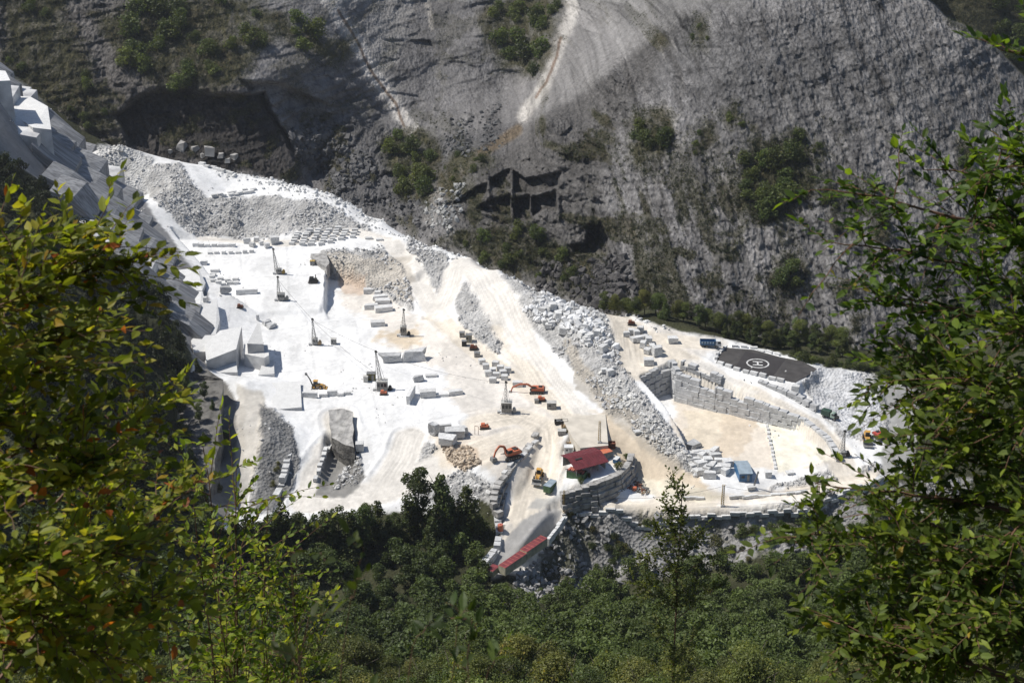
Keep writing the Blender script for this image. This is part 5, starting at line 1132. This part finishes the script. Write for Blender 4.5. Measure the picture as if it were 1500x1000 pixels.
for k in range(6): tree_proto(100 + k, 8500, 3.6, 6.0 + k * .5, 1.6, .145, (GRN, MID, (.140, .150, .040))[k % 3], 15, yellow=.05)
for k in range(4): tree_proto(200 + k, 3600, 3.2, 8.0 + k, 1.2, .24, DRK, 14, cone=(k % 2 == 0), name='dark_tree')
for k in range(4): tree_proto(300 + k, 800, 1.15, 1.5, .0, .105, (OLV, MID, DRK, MID)[k], 11, name='bush', trunk=False)
# ------------------------------------------------ canopy below the viewpoint
BND = [(-400,640),(200,690),(330,770),(400,748),(480,758),(560,742),(620,735),(700,760),(715,842),(800,856),(880,815),(960,790),(1020,785),(1080,805),(1180,782),(1300,748),(1500,725),(1900,700)]
bnd = lambda u: float(np.interp(u, [b[0] for b in BND], [b[1] for b in BND]))
cand = []; rnd = random.Random(11); y = 84.0
while y < 470:
    sp = 7.2 + 2.0 * min(1, y / 150) - 1.6 * max(0, (y - 200) / 230); xw = .46 * y + 14; x = -xw
    while x < xw:
        px, py = x + rnd.uniform(-.42, .42) * sp, y + rnd.uniform(-.42, .42) * sp; x += sp
        z = gz(px, py); s = rnd.uniform(.85, 1.75) * (1.08 - .22 * max(0, (y - 200) / 230)); hh = 8.6 * s
        u, vt = project(px, py, z + hh * .93); u2, vb = project(px, py, z)
        if vt < bnd(u):
            for k_ in (.75, .55, .4, .28):
                u, vt = project(px, py, z + hh * k_ * .93)
                if vt >= bnd(u): break
            else: continue
            s *= k_
        if z < -21 and u > 700 and vb < 830: continue
        if float(poly_sd(np.array([u2]), np.array([vb]), Q_OUT)[0]) > -4: continue
        if vt > 1040 or u < -120 or u > 1620: continue
        cand.append((py, px, z, s, u, vt))
    y += sp * .92
cand.sort(); far_pts = cand[230:]
for i, (py, px, z, s, u, vt) in enumerate(cand[:230]):
    plant(100 + rnd.randrange(6), (px, py, z - .2), s, 'leafy green tree in the dense canopy on the slope below the viewpoint', 'tree', 'trees of the canopy below the viewpoint', rnd.uniform(.8, 1.1))
def merged(name, items, n, leaf, colf, label=None, cone=False):
    prot = [crown_arrays(900 + k, n, 3.4, 6.5, .8, leaf, (1, 1, 1), 12, cone and k % 2 == 0, .03) for k in range(6)]; V, Fq, Cq, o = [], [], [], 0
    for (py, px, z, s, sh) in items:
        v, f, c = prot[rnd.randrange(6)]; a = rnd.uniform(0, 6.28); ca, sa = math.cos(a), math.sin(a)
        M = np.array([[ca, -sa, 0], [sa, ca, 0], [0, 0, sh]]); V.append(v @ M.T * s + np.array([px, py, z - .3])); Fq.append(f + o); o += len(v); Cq.append(c * np.array(colf(px, py)) * rnd.uniform(.7, 1.25))
    return tag(np_mesh(name, np.vstack(V), np.vstack(Fq), M_LEAF, None, np.clip(np.vstack(Cq), 0, 1)), kind='stuff')
print('canopy', len(cand), len(far_pts))
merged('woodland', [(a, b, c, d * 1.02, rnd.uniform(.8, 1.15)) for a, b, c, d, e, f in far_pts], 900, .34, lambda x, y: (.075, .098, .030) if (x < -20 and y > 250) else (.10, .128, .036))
# ------------------------------------------------ dark wood on the left spur
SPUR = [(-260,160),(-60,190),(0,226),(70,284),(118,342),(190,394),(238,436),(262,480),(282,545),(262,585),(258,690),(330,765),(250,760),(-260,760)]
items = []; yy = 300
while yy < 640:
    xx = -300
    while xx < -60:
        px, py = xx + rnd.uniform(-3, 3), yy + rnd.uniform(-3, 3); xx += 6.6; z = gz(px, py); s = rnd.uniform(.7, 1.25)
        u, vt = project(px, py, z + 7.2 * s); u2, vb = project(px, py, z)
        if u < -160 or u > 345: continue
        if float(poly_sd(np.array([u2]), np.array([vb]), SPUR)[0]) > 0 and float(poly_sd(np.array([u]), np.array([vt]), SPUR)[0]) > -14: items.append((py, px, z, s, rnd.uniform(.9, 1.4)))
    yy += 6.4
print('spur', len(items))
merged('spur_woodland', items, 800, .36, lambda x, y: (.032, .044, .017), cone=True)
# ------------------------------------------------ single trees
for u, v, s, lab in ((612,778,1.25,'dark tree on the left of the tall clump in front of the quarry'),(648,786,1.5,'tallest dark tree in the clump in front of the quarry'),(684,790,1.3,'dark tree on the right of the tall clump beside the block wall'),(640,812,1.2,'dark tree low in front of the tall clump')):
    p = G(u, v); plant(200 + rnd.randrange(4), p, s * 1.7, lab, 'tree', None, 1.0)
for i in range(24):
    u = 890 + i * 15 + rnd.uniform(-4, 4); v = 462 + i * 3.0; p = Vector(PZ(u, v, 12 - i * .5)); p.y += rnd.uniform(8, 16); p.z = gz(p.x, p.y); h = rnd.uniform(.8, 1.25)
    plant(100 + rnd.randrange(6) if i % 3 else 200 + rnd.randrange(4), p, h, 'dark green tree in the row between the pale road and the cliff', 'tree', 'tree row at the foot of the cliff')
for i in range(16):
    u = 1060 + i * 13 + rnd.uniform(-5, 5); v = 506 + (u - 1060) * .13; p = Vector(PZ(u, v, 4)); p.y += rnd.uniform(5, 9); p.z = gz(p.x, p.y)
    plant(200 + rnd.randrange(4), p, rnd.uniform(.55, .9), 'dark bushy tree behind the far edge of the helipad', 'tree', 'trees behind the helipad')
for i in range(46):
    u = rnd.uniform(850, 1300); k = rnd.random()**1.3; v = 765 + k * 60; p = G(u, v)
    plant(300 + rnd.randrange(3), p, rnd.uniform(1.0, 2.6), 'olive bush growing among the grey stones under the front road', 'bush', 'bushes under the front road', .8)
for u, v, s in ((850,708,1.2),(862,700,1),(905,688,1.6),(918,672,1.3),(842,714,.9),(835,755,1.2),(812,790,1.2)): plant(300 + rnd.randrange(3), G(u, v) + Vector((0, 0, .3)), s, 'small olive bush on the mossy wall of the workshop terrace', 'bush', 'bushes of the workshop terrace')
for u, v, s in ((1130,755,2),(1175,748,2.4),(1215,752,2.6),(1290,735,2.6),(1100,762,1.8)): plant(301, G(u, v + 20), s, 'dark bush reaching over the outer kerb of the front road', 'bush', 'bushes over the outer kerb')
for u, v, s in ((300,640,2),(310,600,1.6),(330,640,1.8),(290,700,2),(320,720,1.8),(405,690,1.2),(408,680,1.0),(400,712,1.2)): plant(300, G(u, v), s, 'brownish bush on the grey spoil at the left front', 'bush', 'bushes of the left spoil')
for i in range(22):
    u = 300 + i * 13.5 + rnd.uniform(-5, 5); vb = 806 - (u > 540) * 14 + rnd.uniform(-6, 16); p = G(u, vb); vt = bnd(u) + rnd.uniform(-12, 10)
    hh = max(4.0, (vb - vt) * .205 / .87); plant(200 + rnd.randrange(4), p, hh / 9.6, 'dark tree in the irregular row along the lower left edge of the quarry', 'tree', 'tree row along the lower left edge', 1.0)
for u, v, z, s in ((268,556,10.5,.7),(290,552,11,.55),(275,580,9.5,.75),(300,585,10,.5),(262,610,8,.8),(292,620,8.5,.55),(270,650,6,.75),(300,655,5,.5),(280,690,2,.7),(265,720,-1,.8),(295,730,-2,.6),(312,600,10,.35)):
    plant(200 + rnd.randrange(4), Vector(PZ(u, v, z - 1.6)), s * 1.3, 'dark tree growing on the earthy rock spur left of the narrow path', 'tree', 'trees on the rock spur')
for i in range(20):
    u = 1165 + i * 8.5; p = Vector(PZ(u, 534 + (u - 1165) * .1 + rnd.uniform(-3, 3), 4)); p.y += rnd.uniform(2, 7); p.z = gz(p.x, p.y) - .2
    plant(301 + rnd.randrange(3), p, rnd.uniform(1.4, 2.8), 'green bush in the hedge behind the grey gravel cone', 'bush', 'bushes behind the gravel cone', rnd.uniform(.8, 1.3))
# ------------------------------------------------ bushes of the mountain
MB_ZONES = [(MGRASS[0],6,4.14),(MGRASS[1],3,2.53),(MGRASS[2],17,5.29),(MGRASS[3],4,2.30),(MGRASS[4],5,2.30),(MGRASS[5],3,1.84),(MGRASS[6],3,1.84),(MGRASS[7],4,3.91),(MGRASS[8],3,1.84),(MGRASS[9],4,2.30),(MGRASS[10],17,3.22),(MGRASS[11],7,2.07),(MGRASS[12],7,3.68),(MGRASS[13],4,3.45),(MGRASS[14],33,5.98),(MGRASS[15],15,5.06),(MGRASS[16],18,5.98),(MGRASS[17],8,5.75)]
ZN = ['the upper middle cliff patch','the small cliff ledge','the big dark cliff thicket','the narrow ledge right of the thicket','the leaning strip on the right cliff','the slim ledge left of the thicket','the high ledge near the top','the patch low on the cliff','the tiny ledge beside the thicket','the far right cliff strip','the slope below the old bench cuts','the grassy bank left of the bench cuts','the top left slope','the strip under the top left slope','the wooded brow above the long cave','the hollow between the gullies','the wooded gully head at the top','the hill over the right skyline']
for (poly, n, s), zn in zip(MB_ZONES, ZN):
    us = [p[0] for p in poly]; vs = [p[1] for p in poly]; k = 0; tries = 0
    while k < n and tries < 4000:
        tries += 1; u, v = rnd.uniform(min(us), max(us)), rnd.uniform(max(-30, min(vs)), max(vs))
        if float(poly_sd(np.array([u]), np.array([v]), poly)[0]) < 0: continue
        k += 1; plant(301 + rnd.randrange(3), MP(u, v) + Vector((0, -.4, -.6)), s * rnd.uniform(.6, 1.25), 'dark green bush on ' + zn, 'bush', 'bushes on ' + zn, rnd.uniform(.8, 1.3))
km = (mg * (W0[..., 2] < 400)).ravel() * ((mu > -60) & (mu < 1560) & (mv > -40)).ravel(); nS = 26000; kk = RNG.choice(len(km), nS, p=km / km.sum()); P = MW.reshape(-1, 3)[kk]
pos = np.repeat(P, 16, 0) + RNG.normal(0, 1, (nS * 16, 3)) * np.repeat(RNG.uniform(.25, 1.0, nS) * (1 + .8 * (mv.ravel()[kk] < 130)), 16)[:, None] + np.array([0, -.3, .2])
cc = np.repeat(np.where(RNG.random((nS, 1)) < .5, np.array([[.062, .064, .026]]), np.array([[.030, .042, .017]])) * RNG.uniform(.6, 1.3, (nS, 1)), 16, 0)
v_, f_, c_ = leaf_quads(pos, RNG.normal(0, 1, pos.shape) + np.array([0, -.6, .9]), RNG.uniform(.15, .38, len(pos)), cc)
tag(np_mesh('mountain_scrub', v_, f_, M_LEAF, None, c_), kind='stuff')
# ------------------------------------------------ shrubs close to the viewpoint
def tubes(polys, sides=5):
    V, Fq, o = [], [], 0
    for pts, r0, r1 in polys:
        n = len(pts); P = np.array(pts); T = np.gradient(P, axis=0); T /= np.linalg.norm(T, axis=1, keepdims=True) + 1e-9
        A = np.cross(T, np.array([.3, .2, .93])); A /= np.linalg.norm(A, axis=1, keepdims=True) + 1e-9; B = np.cross(T, A)
        rr = np.linspace(r0, r1, n)[:, None]
        for k in range(sides): a = 2 * math.pi * k / sides; V.append(P + (A * math.cos(a) + B * math.sin(a)) * rr)
        for k in range(sides):
            for i in range(n - 1): Fq.append((o + k * n + i, o + ((k + 1) % sides) * n + i, o + ((k + 1) % sides) * n + i + 1, o + k * n + i + 1))
        o += n * sides
    return np.vstack(V), np.array(Fq)
def leaves5(pos, dirs, up, L, wd, cols):
    d = dirs / np.linalg.norm(dirs, axis=1, keepdims=True); s = np.cross(d, up); s /= np.linalg.norm(s, axis=1, keepdims=True) + 1e-9; n = np.cross(s, d); L = L[:, None]; w = L * wd
    droop = RNG.uniform(.02, .22, (len(pos), 1))
    a = pos; m = pos + d * L * .5 - n * L * .02; t = pos + d * L - n * L * droop
    V = np.stack([a, pos + d * L * .22 + s * w * .75 + n * L * .03, pos + d * L * .58 + s * w * .9 + n * L * (.05 - droop * .3), t, pos + d * L * .58 - s * w * .9 + n * L * (.05 - droop * .3), pos + d * L * .22 - s * w * .75 + n * L * .03, pos + d * L * .22, pos + d * L * .58 - n * L * droop * .3], 1).reshape(-1, 3)
    N = len(pos); b = np.arange(N)[:, None] * 8
    f = np.concatenate([b + np.array([[0, 1, 6, 6]]), b + np.array([[1, 2, 7, 6]]), b + np.array([[2, 3, 7, 7]]), b + np.array([[0, 6, 5, 5]]), b + np.array([[6, 7, 4, 5]]), b + np.array([[7, 3, 4, 4]])])
    q = f[[i for i in range(len(f)) if len(set(f[i])) == 4]]; t3 = f[[i for i in range(len(f)) if len(set(f[i])) == 3]][:, [0, 1, 2]]
    tri = np.concatenate([t3, q[:, [0, 1, 2]], q[:, [0, 2, 3]]])
    return V, tri, np.repeat(cols, 8, 0)
def shrub(name, label, cat, root, tips, leaf, wd, palette, twigs=26, tl=(.3, .7), per=13, start=.35, seed=1, stem=.02, sparse=1.0, arch=None):
    rg = np.random.default_rng(seed); root = np.array(root); polys = []; LP, LD, LU = [], [], []
    for (u, v, y) in tips:
        tip = PY(u, v, y); b0 = root + rg.normal(0, .15, 3); mid = b0 * .45 + tip * .55 + np.array([0, 0, rg.uniform(.1, .5)]) + rg.normal(0, .12, 3)
        if arch:                         # branches leave an upright trunk and reach sideways
            b0 = np.array([root[0] + rg.normal(0, .06), root[1] + rg.normal(0, .06), tip[2] - rg.uniform(*arch)]); mid = b0 * .5 + tip * .5 + np.array([0, 0, rg.uniform(.1, .35)]) + rg.normal(0, .1, 3)
        T = np.linspace(0, 1, 22)[:, None]; P = b0 * (1 - T)**2 + 2 * mid * T * (1 - T) + tip * T**2 + np.cumsum(rg.normal(0, .008, (22, 3)), 0); polys.append((P, stem, stem * .15))
        for k in range(int(twigs * sparse)):
            s = start + (1 - start) * rg.random()**.8 if k else 1.0; i = min(int(s * 20), 20); p = P[i] + (P[i + 1] - P[i]) * (s * 20 - i if s < 1 else 1); bd = P[min(i + 1, 21)] - P[i]; bd /= np.linalg.norm(bd)
            d = bd * .8 + rg.normal(0, .75, 3) + np.array([0, -.1, .15]); d /= np.linalg.norm(d); ln = rg.uniform(*tl) * (.5 if k == 0 else 1); m = 8; tt = np.linspace(0, 1, m)[:, None]
            Q = p + d * ln * tt + np.array([0, 0, -.16 * ln]) * tt**2 + np.cumsum(rg.normal(0, .006, (m, 3)), 0); polys.append((Q, stem * .22, stem * .08))
            sd_ = np.cross(d, [0, 0, 1.0]); sd_ /= np.linalg.norm(sd_) + 1e-9
            for j in range(per):
                q = (j + 1) / per; ii = min(int(q * (m - 1)), m - 2); pp = Q[ii] + (Q[ii + 1] - Q[ii]) * (q * (m - 1) - ii)
                ld = d * rg.uniform(.3, .8) + sd_ * (1 if j % 2 else -1) * rg.uniform(.5, 1) + rg.normal(0, .25, 3) + np.array([0, 0, .1])
                if j == per - 1: ld = d + rg.normal(0, .15, 3)
                LP.append(pp); LD.append(ld); LU.append(np.array([0, 0, 1]) + rg.normal(0, .45, 3))
    if arch: zt_ = max(PY(*t_)[2] for t_ in tips); polys.append((np.column_stack([root[0] + .04 * np.sin(np.linspace(0, 5, 12)), root[1] + .03 * np.cos(np.linspace(0, 4, 12)), np.linspace(root[2], zt_ + .1, 12)]), stem * 2.6, stem))
    n = len(LP); pal = np.array([c for c, w in palette]); w = np.array([w for c, w in palette]); cols = pal[rg.choice(len(pal), n, p=w / w.sum())] * rg.uniform(.6, 1.3, (n, 1))
    t = thing(name, label, cat, root); V, f = tubes(polys); np_mesh('stem', V - root, f, M_TWIG, t)
    v, f, c = leaves5(np.array(LP), np.array(LD), np.array(LU), leaf * rg.uniform(.55, 1.2, n), wd, np.clip(cols, 0, 1)); np_mesh('foliage', v - root, f, M_NEARLEAF, t, c); return t
PL = [((.28,.33,.044),6),((.215,.27,.040),6),((.40,.39,.05),4),((.42,.30,.04),.7),((.48,.17,.04),.35),((.10,.14,.03),3)]
PR = [((.125,.175,.032),6),((.090,.130,.028),6),((.21,.27,.035),3),((.048,.075,.022),4),((.40,.30,.05),.06)]
gr = lambda x, y: np.array([x, y, gz(x, y) - .1])
LT1 = [(20,345,5.2),(85,370,5.4),(165,350,5.6),(196,395,5.6),(50,420,4.8),(115,450,5.2),(5,510,4.6),(80,530,5),(150,500,6),(45,610,4.6),(135,610,5.2)]
LT2 = [(205,580,6.2),(30,700,4.4),(130,700,4.9),(200,690,5.6),(80,800,4.2),(180,800,4.8),(240,780,5.4),(40,900,4.1),(240,880,4.8),(290,720,6.4),(270,880,5.2),(120,930,4.2),(200,960,4.4)]
shrub('near_shrub', 'bushy shrub with yellowing and orange leaves filling the upper left foreground', 'shrub', gr(-2.9, 5.0), LT1, .069, .26, PL, 25, (.18, .42), 13, .55, 21, .013, arch=(.3, .9))
shrub('near_shrub', 'dense green shrub with small yellow leaves filling the lower left corner', 'shrub', gr(-2.5, 4.6), LT2, .064, .26, PL, 29, (.18, .42), 13, .5, 22, .013, arch=(.3, .9))
shrub('near_shrub', 'finer leaved green shrub standing behind the lower left foreground', 'shrub', gr(-3.4, 13.5), [(300,650,14),(350,690,14),(395,745,15),(290,740,13),(350,800,14),(425,805,15),(380,880,14),(300,850,13),(450,900,15),(350,960,13),(250,930,13),(420,970,14)], .11, .26, PL[:3] + PL[5:], 34, (.5, 1.3), 14, .4, 23, .03)
for root, tips, lab, sd_, tw in (((-.75, 2.7), [(522,775,2.9),(410,860,2.8),(500,905,2.9)], 'single reddish sprig with few leaves rising at the bottom left of centre', 31, 5), ((-.3, 2.6), [(690,905,2.8),(625,945,2.7),(560,985,2.7)], 'leaning reddish twig with sparse leaves at the bottom centre', 32, 5), ((-.05, 2.7), [(668,930,2.9),(705,960,2.9)], 'upright pale leafy sprig at the bottom edge right of the leaning twig', 33, 4)):
    shrub('sprig', lab, 'sprig', gr(*root), tips, .05, .22, [((.07,.10,.03),5),((.10,.13,.04),3)], tw, (.08, .16), 6, .45, sd_, .006)
RT1 = [(1192,296,6.6),(1225,360,6.4),(1345,242,6.3),(1285,450,6.6),(1372,330,6.2),(1450,268,5.9),(1488,84,6.1),(1425,420,6.1),(1490,200,6),(1340,420,6.4),(1478,350,6),(1300,500,6.5)]
RT2 = [(1275,560,6.4),(1345,560,6.2),(1205,700,6.1),(1330,640,6.5),(1400,560,6),(1480,500,5.7),(1345,720,6.2),(1440,680,5.9),(1490,610,5.8),(1355,650,6),(1420,620,6.3),(1290,735,6.4)]
RT3 = [(1150,772,6),(1225,800,6.4),(1290,890,6.2),(1170,900,5.8),(1270,850,6),(1360,820,5.8),(1480,800,5.5),(1230,990,5.6),(1300,950,5.6),(1430,930,5.4),(1320,880,6.2),(1420,860,5.8),(1240,940,5.8),(1480,960,5.4)]
shrub('near_tree', 'young tree with long arching twigs at the upper right of the foreground', 'tree', gr(3.3, 6.6), RT1, .070, .25, PR, 19, (.18, .42), 13, .5, 41, .016, arch=(.3, .8))
shrub('near_tree', 'dense leafy tree crown on the right edge in front of the road end', 'tree', gr(3.15, 6.3), RT2, .067, .25, PR, 24, (.18, .42), 13, .42, 42, .016, arch=(.2, .7))
shrub('near_tree', 'dark glossy leafy bush filling the lower right corner', 'tree', gr(2.9, 5.9), RT3, .066, .25, PR, 25, (.18, .38), 14, .42, 43, .016, arch=(.1, .6))
yt = PY(990, 900, 130); shrub('young_tree', 'slender young tree rising above the canopy in front of the front road', 'tree', (yt[0], 130, gz(yt[0], 130)), [(987,706,130),(974,738,130),(1002,748,129),(958,775,130),(1026,780,131),(985,770,129),(940,812,130),(1046,815,130),(1008,800,129),(968,800,131),(990,830,129),(925,850,130),(1062,850,130),(950,850,129),(1030,850,129),(990,870,130),(960,915,129),(1022,925,130),(985,960,129),(1002,985,130)], .40, .32, [(c, 1) for c in ((.105,.135,.035),(.08,.105,.03),(.14,.165,.04))], 26, (.8, 2.4), 10, .2, 51, .05, arch=(2, 6))
# ------------------------------------------------ thin summer haze in the valley air
HB = MB().box((0, 400, 120), (1500, 1500, 560)); M_HAZE = bpy.data.materials.new('valley_haze'); M_HAZE.use_nodes = True
n_ = M_HAZE.node_tree.nodes; n_.remove(n_['Principled BSDF']); pv = n_.new('ShaderNodeVolumePrincipled'); pv.inputs['Density'].default_value = .00005; pv.inputs['Color'].default_value = (.86, .91, 1, 1); pv.inputs['Anisotropy'].default_value = .2
M_HAZE.node_tree.links.new(pv.outputs[0], n_['Material Output'].inputs['Volume'])
tag(HB.build('haze', M_HAZE, None), kind='stuff')
